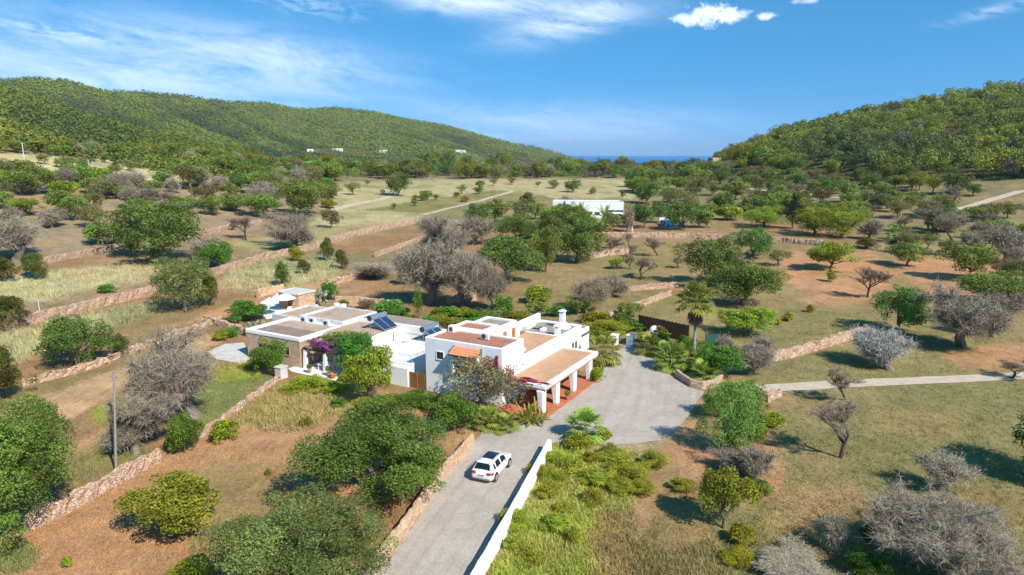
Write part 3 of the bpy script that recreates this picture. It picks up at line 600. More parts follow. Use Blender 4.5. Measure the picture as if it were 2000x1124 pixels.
SPEC = {  # kind: leaf mat, (n hi), leaf, blobs, blob r, zb, shape, aspect, trunk mat, trunk r
 'scrub': ('leaf_scrub', .9, .05, 34, .15, .0, 'bush', .5, 'bark', .01), 'dark': ('leaf_dark', 1.25, .032, 70, .115, .02, 'dome', .5, 'bark', .03),
 'carob': ('leaf_carob', 1.25, .033, 62, .125, .05, 'dome', .55, 'bark', .035), 'greycarob': ('leaf_grey_carob', 1.25, .032, 70, .115, .04, 'dome', .45, 'bark_grey', .03),
 'mid': ('leaf_mid', .8, .042, 44, .13, .12, 'dome', .55, 'bark', .028), 'bright': ('leaf_bright', .8, .05, 34, .16, .04, 'bush', .6, 'bark', .025),
 'citrus': ('leaf_citrus', .9, .042, 44, .14, .10, 'dome', .6, 'bark', .026), 'green': ('leaf_green', .8, .05, 34, .16, .04, 'bush', .5, 'bark', .025),
 'juniper': ('leaf_juniper', .9, .05, 40, .14, .02, 'cone', .3, 'bark', .03), 'pine': ('leaf_pine', .9, .04, 40, .13, .14, 'umb', .35, 'bark', .028),
 'stonepine': ('leaf_citrus', 1.0, .036, 54, .12, .06, 'dome', .4, 'bark', .03), 'olive': ('leaf_olive', .75, .042, 40, .12, .14, 'dome', .35, 'bark_grey', .032),
 'hedge': ('leaf_hedge', 1.2, .034, 60, .13, .01, 'bush', .4, 'bark', .02), 'pome': ('leaf_pome', .42, .038, 44, .12, .12, 'dome', .5, 'bark_grey', .02),
 'conifer': ('leaf_conifer', .8, .05, 60, .09, .02, 'cone', .3, 'bark', .03), 'cypress': ('leaf_green', .7, .05, 40, .22, .01, 'col', .25, 'bark', .05),
 'silver': ('leaf_silver', .6, .06, 30, .16, .03, 'bush', .4, 'bark_grey', .02), 'magenta': ('flower_magenta', .3, .08, 18, .12, .02, 'dome', .8, 'bark', .02), 'purple': ('flower_purple', .35, .06, 22, .13, .02, 'dome', .8, 'bark', .02),
}
LOD = {'x': (42000, .56), 'h': (11000, .9), 'm': (3600, 1.45), 'l': (1100, 2.3)}
def proto(kind, lod, var):
    key = (kind, lod, var)
    if key in PROTO: return PROTO[key]
    seed = abs(hash_((kind, var)))
    if kind in ('dead', 'deadbrown', 'deadwhite', 'bare', 'barebush'):
        big = {'x': 4.2, 'h': 1.6, 'm': .6, 'l': .22}[lod]; wide = {'x': .42, 'h': .72, 'm': 1.4, 'l': 2.6}[lod]; tl = {'x': .5, 'h': .7, 'm': 1.0, 'l': 1.2}[lod]
        if kind == 'bare': r = twigtree(seed, 'twig_brown', .42*big, .40, .8, (4, 4, 4), 'bark_dark', 5, .72, tw=.0036*wide, tl=tl)
        elif kind == 'barebush': r = twigtree(seed, 'twig', .5*big, .14, .9, (6, 4, 4), 'bark_grey', 4, .8, tw=.0038*wide, tl=tl)
        else: r = twigtree(seed, {'dead': 'twig', 'deadbrown': 'twig_brown', 'deadwhite': 'twig_white'}[kind], 1.0*big, .17, 1.0, {'x': (7, 6, 5, 3), 'h': (6, 6, 5)}.get(lod, (6, 5, 5)), 'bark_grey', 5, {'x': .9, 'h': 1.05}.get(lod, 1.25), .45, tw=.0038*wide, tl=tl)
    else:
        lm, nk, leaf, nb, br, zb, shape, asp, bm_, tr = SPEC[kind]; n, ls = LOD[lod]
        V, F, C, B = crown(seed, int(n*nk), leaf*ls, nb, br, zb, shape, asp)
        r = (npmesh('crown', V, F, M[lm], col=C), trunk_mesh(seed, B, zb, tr, bm_))
    PROTO[key] = r; return r
def hash_(k):
    s = 7
    for ch in repr(k): s = (s*131+ord(ch)) % 1000003
    return s
KNAME = {'scrub': 'scrub', 'dark': 'dark_tree', 'carob': 'carob_tree', 'greycarob': 'carob_tree', 'mid': 'leafy_tree', 'bright': 'bright_shrub', 'citrus': 'orange_tree', 'green': 'green_shrub', 'juniper': 'juniper', 'pine': 'pine_tree', 'stonepine': 'pine_tree', 'olive': 'olive_tree',
         'hedge': 'hedge_tree', 'pome': 'garden_tree', 'conifer': 'conifer', 'cypress': 'cypress', 'silver': 'silver_shrub', 'dead': 'dead_tree', 'deadbrown': 'dead_tree', 'deadwhite': 'dead_tree', 'bare': 'bare_tree', 'barebush': 'bare_shrub', 'magenta': 'bougainvillea', 'purple': 'bougainvillea'}
HIGH = {'bare', 'pome', 'olive', 'pine'}
TREES = []
def plant(kind, px, py, w, h, label, cat=None, var=None, group=None, tall=None, lod=None, p=None, rz=None):
    "a plant whose foot is seen at photo px,py and which spans w x h photo pixels"
    if p is None:
        p = at(px, py); D = depth(p); wm = w*D/FPX
        if kind not in HIGH and not tall:
            sh = .12 if kind in ('hedge', 'scrub') else (.36 if wm < 5 else .26)
            hd = Vector((p.x, p.y, 0)).normalized(); p = p+hd*wm*sh; p.z = float(terrain(p.x, p.y)); D = depth(p); wm = w*D/FPX
        d = ray(px, py-h); hm = CAMH+d[2]*p.y/d[1]-p.z
    else: wm, hm = w, h; D = depth(p)
    hm = max(hm, .3); e = wm*FPX/D
    if lod is None: lod = 'x' if e > 200 else 'h' if e > 62 else 'm' if e > 26 else 'l'
    v = len(TREES) % (2 if lod == 'x' else 3) if var is None else var
    cm, tm = proto(kind, lod, v); nm = KNAME[kind]
    if cat is None: cat = 'shrub' if 'scrub' in nm or 'shrub' in nm or nm == 'bougainvillea' else 'tree'
    o = empty(nm, p, rng.uniform(0, 6.28) if rz is None else rz, label, cat, group); o.scale = (wm, wm, hm)
    obj('branches' if kind[:4] in ('dead', 'bare') else 'crown', cm, o); obj('trunk', tm, o)
    TREES.append((px, py, w, h)); return o
T = [
 # ---- left foreground
 ('dark',15,1072,275,285,'big dark green tree cut off by the left edge at bottom left',None),
 ('citrus',348,1066,168,136,'round yellow-green tree alone on orange soil at bottom left',None),
 ('carob',738,1003,276,205,'huge dark carob tree left of the driveway, level with the white car',None),
 ('greycarob',598,1215,330,245,'largest grey-green carob tree at bottom edge, left of the driveway',None),
 ('bright',378,1150,95,58,'lime shrub half cut off by bottom edge beside the big carobs','shrub'),
 ('dead',345,835,150,172,'tall grey leafless tree behind the utility pole, pale twigs and dark trunk',None),
 ('dead',292,888,125,118,'low round grey leafless tree right beside the utility pole',None),
 ('green',362,895,70,92,'dark green bush at foot of the grey leafless trees by the terrace wall',None),
 ('bright',440,868,56,52,'single lime bush at the gap in the low pinkish wall',None),
 ('carob',152,722,132,108,'round green carob tree on crumbling orange terrace wall at far left',None),
 ('juniper',237,700,46,50,'small dark juniper just right of the round carob at far left',None),
 ('juniper',10,655,112,86,'dense dark juniper mound on left edge above the pale grass strip',None),
 ('juniper',2,792,105,118,'dark scruffy juniper on left edge below the pale grass strip',None),
 ('mid',82,852,50,66,'small upright green tree next to the big tree at the left edge',None),
 ('bright',600,770,85,36,'lime ground shrub below the stone cottage terrace',None),
 ('bright',655,772,60,26,'low lime shrub below the cottage pergola',None),
 ('green',527,738,68,78,'dark oleander bush covering the stone cottage window wall',None),
 ('green',702,745,86,105,'dark leafy tree by the cottage pergola, behind the lime tree',None),
 ('citrus',730,800,92,125,'tall lime green tree before the white courtyard wall',None),
 ('bright',722,830,84,52,'spreading lime shrub at foot of the tall lime tree',None),
 ('green',806,800,90,32,'low green hedge shrub below the brown gate',None),
 ('bright',680,752,40,30,'small lime shrub under the dark leafy tree',None),
 ('green',889,857,104,90,'big glossy dark green shrub at top end of the orange drive wall',None),
 ('pome',935,806,165,112,'sparse grey-green tree hiding the front of the white house',None),
 ('bright',850,915,36,42,'lime bush leaning over the orange drive wall',None),
 ('bright',598,836,26,22,'tiny lime sapling in dry grass above the huge carob',None),
 ('silver',420,985,14,20,'tiny grey-green sapling on soil left of the huge carob',None),
 ('bright',525,930,16,16,'tiny lime sapling on orange soil left of the huge carob',None),
 ('bright',133,1112,22,26,'tiny lime sapling on soil at bottom left corner',None),
 # ---- gravel yard and right of it
 ('bright',1165,748,34,32,'small round lime bush at the last porch pillar',None),
 ('bright',1128,884,62,34,'lime shrub under the fan palm in the gravel bed',None),
 ('bright',1180,864,34,26,'small lime shrub right of the gravel bed palm',None),
 ('hedge',1428,892,112,165,'tall clipped bright green hedge tree right of the gravel yard',None),
 ('citrus',1462,664,112,62,'low spreading lime green tree behind the palm planter',None),
 ('citrus',1412,1052,108,142,'leaning lime green tree right of the green plot, casting dark shadow',None),
 ('hedge',1402,818,74,70,'bright green hedge mass between planter and the tall hedge tree',None),
 ('hedge',1462,822,62,86,'green hedge shrub joining the right side of the tall hedge tree',None),
 ('bright',1450,905,60,40,'lime shrub at the foot of the tall hedge tree',None),
 ('bright',1482,866,38,40,'lime bush between hedge tree and right field',None),
 ('bright',1508,840,60,34,'flat lime shrub just right of the tall hedge tree',None),
 ('bright',1445,1072,60,46,'yellow-green scrub at foot of the leaning lime tree',None),
 ('bright',1440,1110,76,34,'olive scrub at bottom edge below the leaning lime tree',None),
 ('green',1482,976,60,36,'dark green scrub under the grey dead bushes right of the lime tree',None),
 ('dead',1440,936,80,56,'grey dead bush below the tall hedge tree',None),
 ('dead',1475,950,62,72,'tangled grey dead bush right of the leaning lime tree',None),
 ('dead',1828,1160,240,165,'largest grey leafless bush filling the bottom right',None),
 ('dead',1545,1150,140,58,'low grey leafless thicket at bottom edge left of the dark shrub',None),
 ('green',1690,1135,92,62,'dark green shrub beside the largest grey bush at bottom right',None),
 ('juniper',1692,1068,42,46,'small olive green bush at left shoulder of the largest grey bush',None),
 ('barebush',1622,1090,54,86,'thin pale leafless bush on orange earth at bottom right',None),
 ('bare',1616,893,96,112,'bare black-trunked tree in the right field, closest to camera',None),
 ('bare',1642,788,64,70,'small bare tree standing at the edge of the dirt track',None),
 ('barebush',1838,976,96,86,'leaning bare bush in the middle of right field',None),
 ('carob',2082,968,190,195,'dark tree on the right edge throwing a long shadow',None),
 ('deadwhite',1716,722,96,74,'pale silvery leafless bush between dirt track and rubble wall',None),
 ('carob',1757,658,116,104,'dark carob at the end of thick rubble wall',None),
 ('dead',1876,690,130,120,'large grey-brown spreading tree with stout trunk on the right',None),
 ('dead',1945,660,80,90,'grey twiggy crown right of the stout-trunked spreading tree',None),
 ('bare',1990,742,70,40,'low bare bush on dirt track at right edge',None),
 ('barebush',1475,740,70,66,'thin grey leafless shrub over the low white wall',None),
 ('barebush',1490,690,46,34,'faint bare sapling beside the low white wall',None),
 ('green',1404,742,92,72,'feathery dark green bush inside the stone planter',None),
 ('bright',1430,770,40,26,'lime shrub between planter and hedge tree',None),
 # ---- right middle field
 ('carob',1385,565,112,108,'tall dark green tree, left half of the dark pair in mid field',None),
 ('carob',1450,604,145,100,'broad dark carob, right half of the dark pair in mid field',None),
 ('citrus',1622,532,92,62,'umbrella-shaped tree on orange earth with shadow to its left',None),
 ('carob',1468,508,78,66,'dark round tree in front of the long villa garden wall',None),
 ('olive',1520,520,50,36,'pale olive sapling right of the dark round tree',None),
 ('bare',1702,585,66,60,'bare thin tree in upper right field behind the dark carob',None),
 ('dead',1697,470,44,42,'grey leafless bush right of the pine hedge',None),
 ('juniper',1692,488,60,24,'dark low shrub under the grey bush beside pine hedge',None),
 ('mid',1770,524,80,52,'leaning green tree on orange earth, upper right',None),
 ('mid',1890,552,98,80,'broad green tree on orange earth near the right edge',None),
 ('dead',1966,516,58,72,'grey leafless tree near right edge, upper field',None),
 ('olive',1810,490,38,38,'small grey-green tree right of the stout palm',None),
 ('mid',1935,600,120,66,'wide green tree behind the grey spreading tree at right',None),
 ('mid',1990,610,80,60,'dark green tree on right edge behind grey spreading tree',None),
 ('barebush',1740,680,40,26,'dry low scrub beneath the dark carob at the rubble wall',None),
 ('bright',1622,552,22,26,'small green sapling below the umbrella-shaped tree',None),
 # ---- centre
 ('carob',995,560,125,105,'massive round dark carob in the centre above the white house',None),
 ('carob',1128,518,112,92,'dark wide carob in centre, right of the massive round one',None),
 ('carob',1010,478,92,62,'green carob behind the massive round one in the centre',None),
 ('mid',1066,535,64,92,'tall narrow green tree between the two big centre carobs',None),
 ('bright',1050,595,58,40,'lime bush behind the white house, right of the massive carob',None),
 ('dead',870,520,95,95,'grey leafless tree at the top of the central thicket',None),
 ('dead',838,600,110,120,'grey leafless tree at the left of the central thicket',None),
 ('dead',905,610,105,130,'tallest grey leafless tree in the middle of the thicket',None),
 ('deadbrown',950,612,70,90,'brownish leafless tree right in the thicket by the massive carob',None),
 ('dead',932,480,62,55,'grey leafless tree behind the thicket, close to the green carob',None),
 ('juniper',850,545,42,52,'dark juniper standing inside the grey thicket',None),
 ('deadbrown',1152,612,74,66,'brown leafless bush beside the tall white chimney',None),
 ('deadbrown',1195,585,60,48,'brown twiggy bush behind the left end of the brown fence',None),
 ('green',983,622,42,48,'pale flowering oleander behind the red roof terraces',None),
 ('cypress',817,628,26,72,'slim upright cypress behind the solar panels',None),
 ('citrus',1204,528,30,26,'small lime tree with dark trunk in the central field',None),
 ('bare',1262,545,56,44,'bare tree in the central field below the villa wall',None),
 ('bare',1277,502,40,40,'small bare tree just below the villa garden wall',None),
 ('bare',1225,480,24,30,'tiny bare tree at foot of the villa garden wall',None),
 ('green',870,625,60,28,'low dark garden bush behind the second solar panel',None),
 ('bright',905,622,46,22,'lime garden shrub behind the red roof terraces',None),
 ('green',935,628,50,24,'green garden shrub left of the pale oleander',None),
 ('bright',1190,652,90,26,'long lime hedge shrub behind the house annex',None),
 ('green',1240,650,50,24,'green shrub under the left end of brown fence',None),
 ('bright',1300,660,60,28,'lime shrub in front of the brown fence',None),
 ('green',1340,690,46,36,'dark shrub behind the tall palm trunk',None),
 # ---- left middle
 ('carob',300,522,150,137,'largest green tree in the left fields, on the terrace wall',None),
 ('mid',258,505,60,70,'lower green flank tree left of the largest left field tree',None),
 ('greycarob',362,615,124,122,'big shaggy carob at the longest terrace wall, left',None),
 ('juniper',412,602,44,72,'pointed dark juniper right of the shaggy carob',None),
 ('green',425,528,66,60,'rounded green bush between two terrace walls',None),
 ('dead',405,520,60,56,'grey leafless tree leaning on rounded green bush',None),
 ('dead',560,492,90,72,'broad grey leafless tree between terrace walls, alone',None),
 ('dead',30,512,95,85,'grey leafless crown at left edge over dark junipers',None),
 ('juniper',70,548,62,62,'dark juniper clump at left edge, right one',None),
 ('juniper',10,554,60,54,'dark juniper clump at left edge, left one',None),
 ('juniper',552,562,42,52,'pointed juniper on the pale grass above the cottage',None),
 ('juniper',594,538,32,36,'dark little juniper next to yellow bush on pale grass',None),
 ('bright',578,512,32,34,'bright yellow-green bush on the pale grass terrace',None),
 ('juniper',640,512,36,50,'slim dark juniper, left of a close pair',None),
 ('juniper',668,528,38,46,'wide dark juniper, right of a close pair',None),
 ('barebush',730,548,84,36,'low sprawling grey bush right of the juniper pair',None),
 ('juniper',792,560,36,56,'dark juniper at the left foot of the grey thicket',None),
 ('green',645,588,36,42,'rounded dark green bush beside the cactus',None),
 ('green',482,632,78,50,'dense dark green bush left of the white parasols',None),
 ('green',758,620,60,36,'spiky dark green plant behind the roof tank',None),
 ('bright',672,600,24,16,'small yellow shrub at the garden back wall',None),
 ('olive',715,604,40,18,'low olive shrub in front of the garden back wall',None),
 ('mid',590,428,95,78,'large fresh green tree on terrace, left of centre',None),
 ('mid',605,402,70,50,'bushy green tree behind the large fresh green one',None),
 ('bright',642,408,32,22,'round yellow-green bush on orange earth, left of centre',None),
 ('olive',690,382,32,28,'lone grey-green tree in pale field left of centre',None),
 ('carob',778,385,52,52,'dark lone tree at edge of the pale fields',None),
 ('mid',510,428,84,52,'wide green tree left of the large fresh green one',None),
 ('carob',470,378,42,40,'dark round tree in left middle field',None),
 ('dead',525,405,70,46,'grey leafless tree behind the wide green tree',None),
 ('mid',130,333,42,28,'lone round tree on the pale slope at upper left',None),
 ('juniper',205,319,22,18,'small dark bush near the lone tree on pale slope',None),
 ('citrus',50,425,66,40,'bright green tree near left edge in the grey orchard',None),
 ('citrus',125,395,62,44,'bright round tree in grey orchard, right of left edge',None),
 ('mid',60,385,95,58,'broad dark green tree near left edge under the slope',None),
 ('green',208,575,32,22,'small green bush above longest terrace wall at left',None),
 # ---- around the villa
 ('stonepine',1590,462,90,62,'round bright pine in pine hedge, left one',None),
 ('stonepine',1645,468,88,68,'round bright pine in pine hedge, right one',None),
 ('stonepine',1492,448,96,48,'low bright pine left of the dark conifer',None),
 ('conifer',1548,448,40,76,'dark pointed conifer between bright pines',None),
 ('carob',1258,448,56,56,'dark green tree right of white villa, beside the white post',None),
 ('carob',1262,400,56,48,'taller green tree behind the one beside the white post',None),
 ('carob',1330,452,62,62,'dense tree over the blue pool, right one',None),
 ('carob',1290,438,40,50,'dense tree over the blue pool, left one',None),
 ('mid',1365,448,56,44,'olive green tree right of the blue pool',None),
 ('bright',1420,432,60,34,'yellowish tree between villa garden and bright pines',None),
 ('juniper',1030,412,42,38,'yellow-green tree left of white villa',None),
 ('carob',1118,377,34,28,'dark round tree in pale field behind the villa',None),
 ('juniper',1216,388,12,16,'tiny dark bush in field behind the villa corner',None),
 ('deadbrown',1100,420,30,36,'grey bush hiding the left part of villa',None),
 ('olive',1195,455,34,44,'grey-brown tree before right end of the villa',None),
 ('deadbrown',1225,455,26,46,'brown twiggy tree at the right corner of villa',None),
 ('mid',1435,392,60,40,'mid green round tree in front of far orchard',None),
 ('olive',1480,398,40,30,'olive round tree beside the mid green one',None),
]
for i, (k, px, py, w, h, lab, cat) in enumerate(T): plant(k, px, py, w, h, lab, cat)
# scrub mounds of the green plot inside the driveway wall
sc = [(1085,948,70,34,'upper left'),(1120,930,50,36,'upper middle'),(1065,975,52,28,'left'),(1100,1000,40,22,'centre'),(1205,905,70,30,'top'),(1275,915,60,34,'top right'),(1235,935,80,28,'right of top'),(1170,948,60,24,'middle'),(1215,965,64,30,'right'),(1050,930,50,24,'by the white wall'),(1120,1060,46,26,'lower'),(1330,960,60,28,'beside the leaning lime tree'),(1005,1030,56,30,'beside lower white wall'),(1190,890,40,22,'near the gravel edge'),(1150,905,40,22,'under the gravel bed palm'),(1040,1100,60,30,'at the bottom edge'),(1090,1040,56,30,'left of lower middle'),(1000,1075,46,26,'low beside the white wall'),(1160,985,50,26,'centre right'),(1080,905,46,26,'just below the white wall end'),(1250,965,56,24,'by the orange path')]
g_sc = np.random.default_rng(3)
for i, (px, py, w, h, wh) in enumerate(sc): plant('scrub', px, py, w*g_sc.uniform(.9, 1.25), h*g_sc.uniform(.75, 1.2), 'lime scrub mound in the weedy plot, '+wh, 'shrub', group='scrub mounds in the weedy plot')
# ------------------------------------------------------------------ orchard trees, each its own thing
ORD = ['first','second','third','fourth','fifth','sixth','seventh','eighth','ninth','tenth','eleventh','twelfth','thirteenth','fourteenth','fifteenth','sixteenth','seventeenth','eighteenth','nineteenth','twentieth']
DESC = {'dead': 'grey leafless tree', 'mid': 'mid green leafy tree', 'citrus': 'bright green tree', 'olive': 'pale olive tree', 'carob': 'dark green carob tree', 'pine': 'yellow-green pine tree', 'juniper': 'small dark juniper', 'bare': 'thin bare tree', 'bright': 'lime shrub', 'deadbrown': 'brown leafless tree'}
FIELDS = [
 ('in the lower grey orchard at left', [(0,395),(200,400),(380,405),(460,410),(380,455),(220,482),(100,505),(0,520)], {'dead': 5, 'mid': 9, 'olive': 7, 'bare': 3}, (42,66)),
 ('in the upper grey orchard at left', [(0,350),(250,368),(480,352),(470,395),(200,398),(0,392)], {'dead': 6, 'mid': 12, 'citrus': 4, 'olive': 8}, (36,58)),
 ('along the foot of the left hill', [(0,296),(190,303),(400,309),(500,322),(490,334),(420,318),(200,311),(0,303)], {'dead': 6, 'mid': 18, 'pine': 12, 'juniper': 4}, (22,36)),
 ('in the belt left of the pale fields', [(430,332),(560,340),(660,352),(640,372),(500,360),(430,345)], {'mid': 15, 'dead': 5, 'olive': 8, 'carob': 9}, (32,52)),
 ('between orchard and large fresh green tree', [(400,375),(560,372),(560,405),(470,420),(400,425)], {'mid': 6, 'dead': 5, 'olive': 4}, (40,60)),
 ('behind the pale fields', [(640,336),(1000,338),(1240,342),(1240,350),(1000,350),(760,352),(650,352)], {'mid': 16, 'carob': 14, 'pine': 9, 'dead': 7, 'olive': 8}, (22,38)),
 ('on the flat before the sea gap', [(1000,330),(1420,332),(1430,345),(1240,345),(1000,342)], {'mid': 14, 'deadbrown': 7, 'olive': 8, 'carob': 8}, (20,34)),
 ('in the far orchard below right hill', [(1250,352),(1450,345),(1700,362),(1720,385),(1500,378),(1250,375)], {'mid': 17, 'olive': 12, 'juniper': 6, 'carob': 6}, (24,40)),
 ('in the middle orchard right of the villa', [(1250,385),(1440,378),(1720,392),(1960,408),(1990,440),(1720,430),(1560,400),(1450,415),(1250,398)], {'mid': 15, 'olive': 14, 'bare': 6, 'carob': 6}, (28,46)),
 ('in the upper right grassy field', [(1700,432),(2000,440),(2000,500),(1830,512),(1720,480)], {'bare': 7, 'olive': 7, 'mid': 6, 'dead': 3}, (36,58)),
 ('at the right edge on orange earth', [(1820,520),(2000,520),(2000,580),(1850,570)], {'olive': 2, 'mid': 2, 'bare': 2}, (46,70)),
 ('in the field beneath the villa wall', [(1190,480),(1340,480),(1325,552),(1195,562)], {'bare': 4, 'olive': 1}, (26,44)),
 ('at the foot of the right hill', [(1430,322),(1560,335),(1700,352),(1850,372),(2000,392),(2000,402),(1800,388),(1430,340)], {'pine': 14, 'carob': 7, 'mid': 4}, (30,52)),
 ('on the left flank of the pale fields', [(470,360),(640,372),(650,400),(600,380),(480,385)], {'mid': 7, 'carob': 5, 'olive': 4}, (26,42)),
 ('around the villa garden', [(1225,398),(1330,395),(1480,400),(1700,425),(1700,455),(1480,440),(1230,450)], {'mid': 11, 'carob': 8, 'citrus': 5, 'olive': 5}, (30,52)),
 ('between far orchard and villa', [(1230,362),(1440,362),(1760,392),(1720,402),(1440,385),(1235,380)], {'mid': 14, 'carob': 7, 'olive': 8}, (24,40)),
 ('in the centre wood above the house', [(930,440),(1100,430),(1190,470),(1150,520),(1080,560),(960,500)], {'mid': 7, 'carob': 5, 'olive': 3}, (40,66)),
 ('on the slope by the concrete poles', [(60,308),(200,318),(420,324),(470,345),(380,352),(240,360),(100,338)], {'mid': 5, 'juniper': 4, 'olive': 3}, (18,30)),
 ('in the pale fields', [(650,362),(1000,356),(1230,354),(1230,384),(1000,378),(830,412),(680,404)], {'olive': 6, 'mid': 6, 'bright': 5, 'carob': 3}, (13,24)),
 ('below the left mountain', [(430,322),(640,328),(1000,326),(1000,338),(640,340),(440,334)], {'mid': 12, 'pine': 8, 'carob': 8}, (20,34)),
 ('on the terrace among the walls', [(440,440),(640,425),(760,425),(620,480),(470,500)], {'bare': 2, 'juniper': 2, 'olive': 1}, (28,46)),
 ('on the grass right of the central field', [(1480,560),(1680,600),(1650,635),(1500,640)], {'bright': 3, 'juniper': 1}, (14,24)),
]
def scatter():
    g = np.random.default_rng(31)
    for where, poly, mix, (w0, w1) in FIELDS:
        q = np.array(poly); lo, hi = q.min(0), q.max(0); made = {}
        for kind, cnt in mix.items():
            for _ in range(cnt):
                for tr in range(60):
                    px, py = g.uniform(lo, hi)
                    w = g.uniform(w0, w1)
                    if not inpoly([px], [py], poly)[0]: continue
                    if px > 1850 and -12 < py-(410-(px-1872)*.262) < 30: continue
                    if tr < 45 and any(abs(px-a) < (w+b)*.36 and abs(py-c) < (h_*.28+5) for a, c, b, h_ in TREES): continue
                    break
                else: continue
                asp = {'dead': .86, 'deadbrown': .85, 'mid': .86, 'citrus': .84, 'olive': .85, 'carob': .95, 'pine': 1.05, 'juniper': 1.05, 'bare': .9, 'bright': .8}[kind]*g.uniform(.9, 1.15)
                if kind == 'juniper': w *= .6
                if kind in ('dead', 'deadbrown'): w *= .86
                made.setdefault(kind, []).append((px, py, w, w*asp))
        for kind, L in made.items():
            L.sort()
            for i, (px, py, w, h) in enumerate(L):
                if len(L) == 1: lab = f"only {DESC[kind]} {where}"
                else: lab = f"{DESC[kind]} {where}, {ORD[i]} from left"
                plant(kind, px, py, w, h, lab, group=f"{DESC[kind]}s {where}")
scatter()
# ------------------------------------------------------------------ woods and far trees that read as one mass
def woods(P, w, h, nl, ls, col, g, nb=6, flatten=.8, br=.2, lv=.4, N=None):
    n = len(P); k = np.repeat(np.arange(n), nl); b = g.integers(0, nb, n*nl)
    an = g.uniform(0, 6.283, (n, nb)); rr = np.sqrt(g.random((n, nb)))*.34; bz = g.uniform(.45, .82, (n, nb)); brt = g.uniform(.8, 1.2, (n, nb))
    d = unit(g.normal(size=(n*nl, 3))+np.array((0, 0, .55))); r = br+.08*g.random(n*nl)
    c = np.stack([P[k, 0]+w[k]*(np.cos(an[k, b])*rr[k, b]+d[:, 0]*r), P[k, 1]+w[k]*(np.sin(an[k, b])*rr[k, b]+d[:, 1]*r), P[k, 2]+h[k]*(bz[k, b]+d[:, 2]*r*flatten)], 1)
    nr = unit(d*(1 if N is None else .6)+(0 if N is None else N[k]*1.1)+.5*g.normal(size=(n*nl, 3))); ax = unit(np.cross(nr, g.normal(size=(n*nl, 3)))); sdv = np.cross(ax, nr); ln = np.repeat(ls, nl)*(.6+.8*g.random(n*nl))
    V, F = quads(c, ax, sdv, ln, ln*.62); C = col[k]*(brt[k, b]*(1-lv/2+lv*g.random(n*nl)))[:, None]; return V, F, np.repeat(C, 4, 0)
def join(name, parts, label, cat):
    V = np.concatenate([p[0] for p in parts]); C = np.concatenate([p[2] for p in parts]); F = np.arange(len(V)).reshape(-1, 4)
    o = obj(name, npmesh(name, V, F, M['forest'], col=C)); return tag(o, label, cat, kind='stuff')
def tnormal(x, y, e=6.0):
    return unit(np.stack([(terrain(x-e, y)-terrain(x+e, y))/(2*e), (terrain(x, y-e)-terrain(x, y+e))/(2*e), np.full(len(x), .62)], 1))
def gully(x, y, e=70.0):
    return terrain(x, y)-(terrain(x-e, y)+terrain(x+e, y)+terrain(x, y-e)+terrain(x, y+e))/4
def visible_mask(x, y, extra=9):
    "drop what lies well behind a ridge"
    az = np.arctan2(x, y); r = np.hypot(x, y); A = np.linspace(-.8, .8, 400); Rr = np.exp(np.linspace(math.log(60), math.log(2700), 260))
    a, rr = np.meshgrid(A, Rr); z = terrain(np.sin(a)*rr, np.cos(a)*rr); ang = (z-CAMH)/rr; mx = np.maximum.accumulate(ang, 0)
    ia = np.clip(((az+.8)/1.6*399).astype(int), 0, 399); ir = np.clip(np.searchsorted(Rr, r)-2, 0, 259)
    return (terrain(x, y)+extra-CAMH)/r > mx[ir, ia]-.004
def polar(n, a0, a1, r0, r1, g):
    r = np.sqrt(g.uniform(r0**2, r1**2, n)); a = np.radians(g.uniform(a0, a1, n)); return np.sin(a)*r, np.cos(a)*r, r
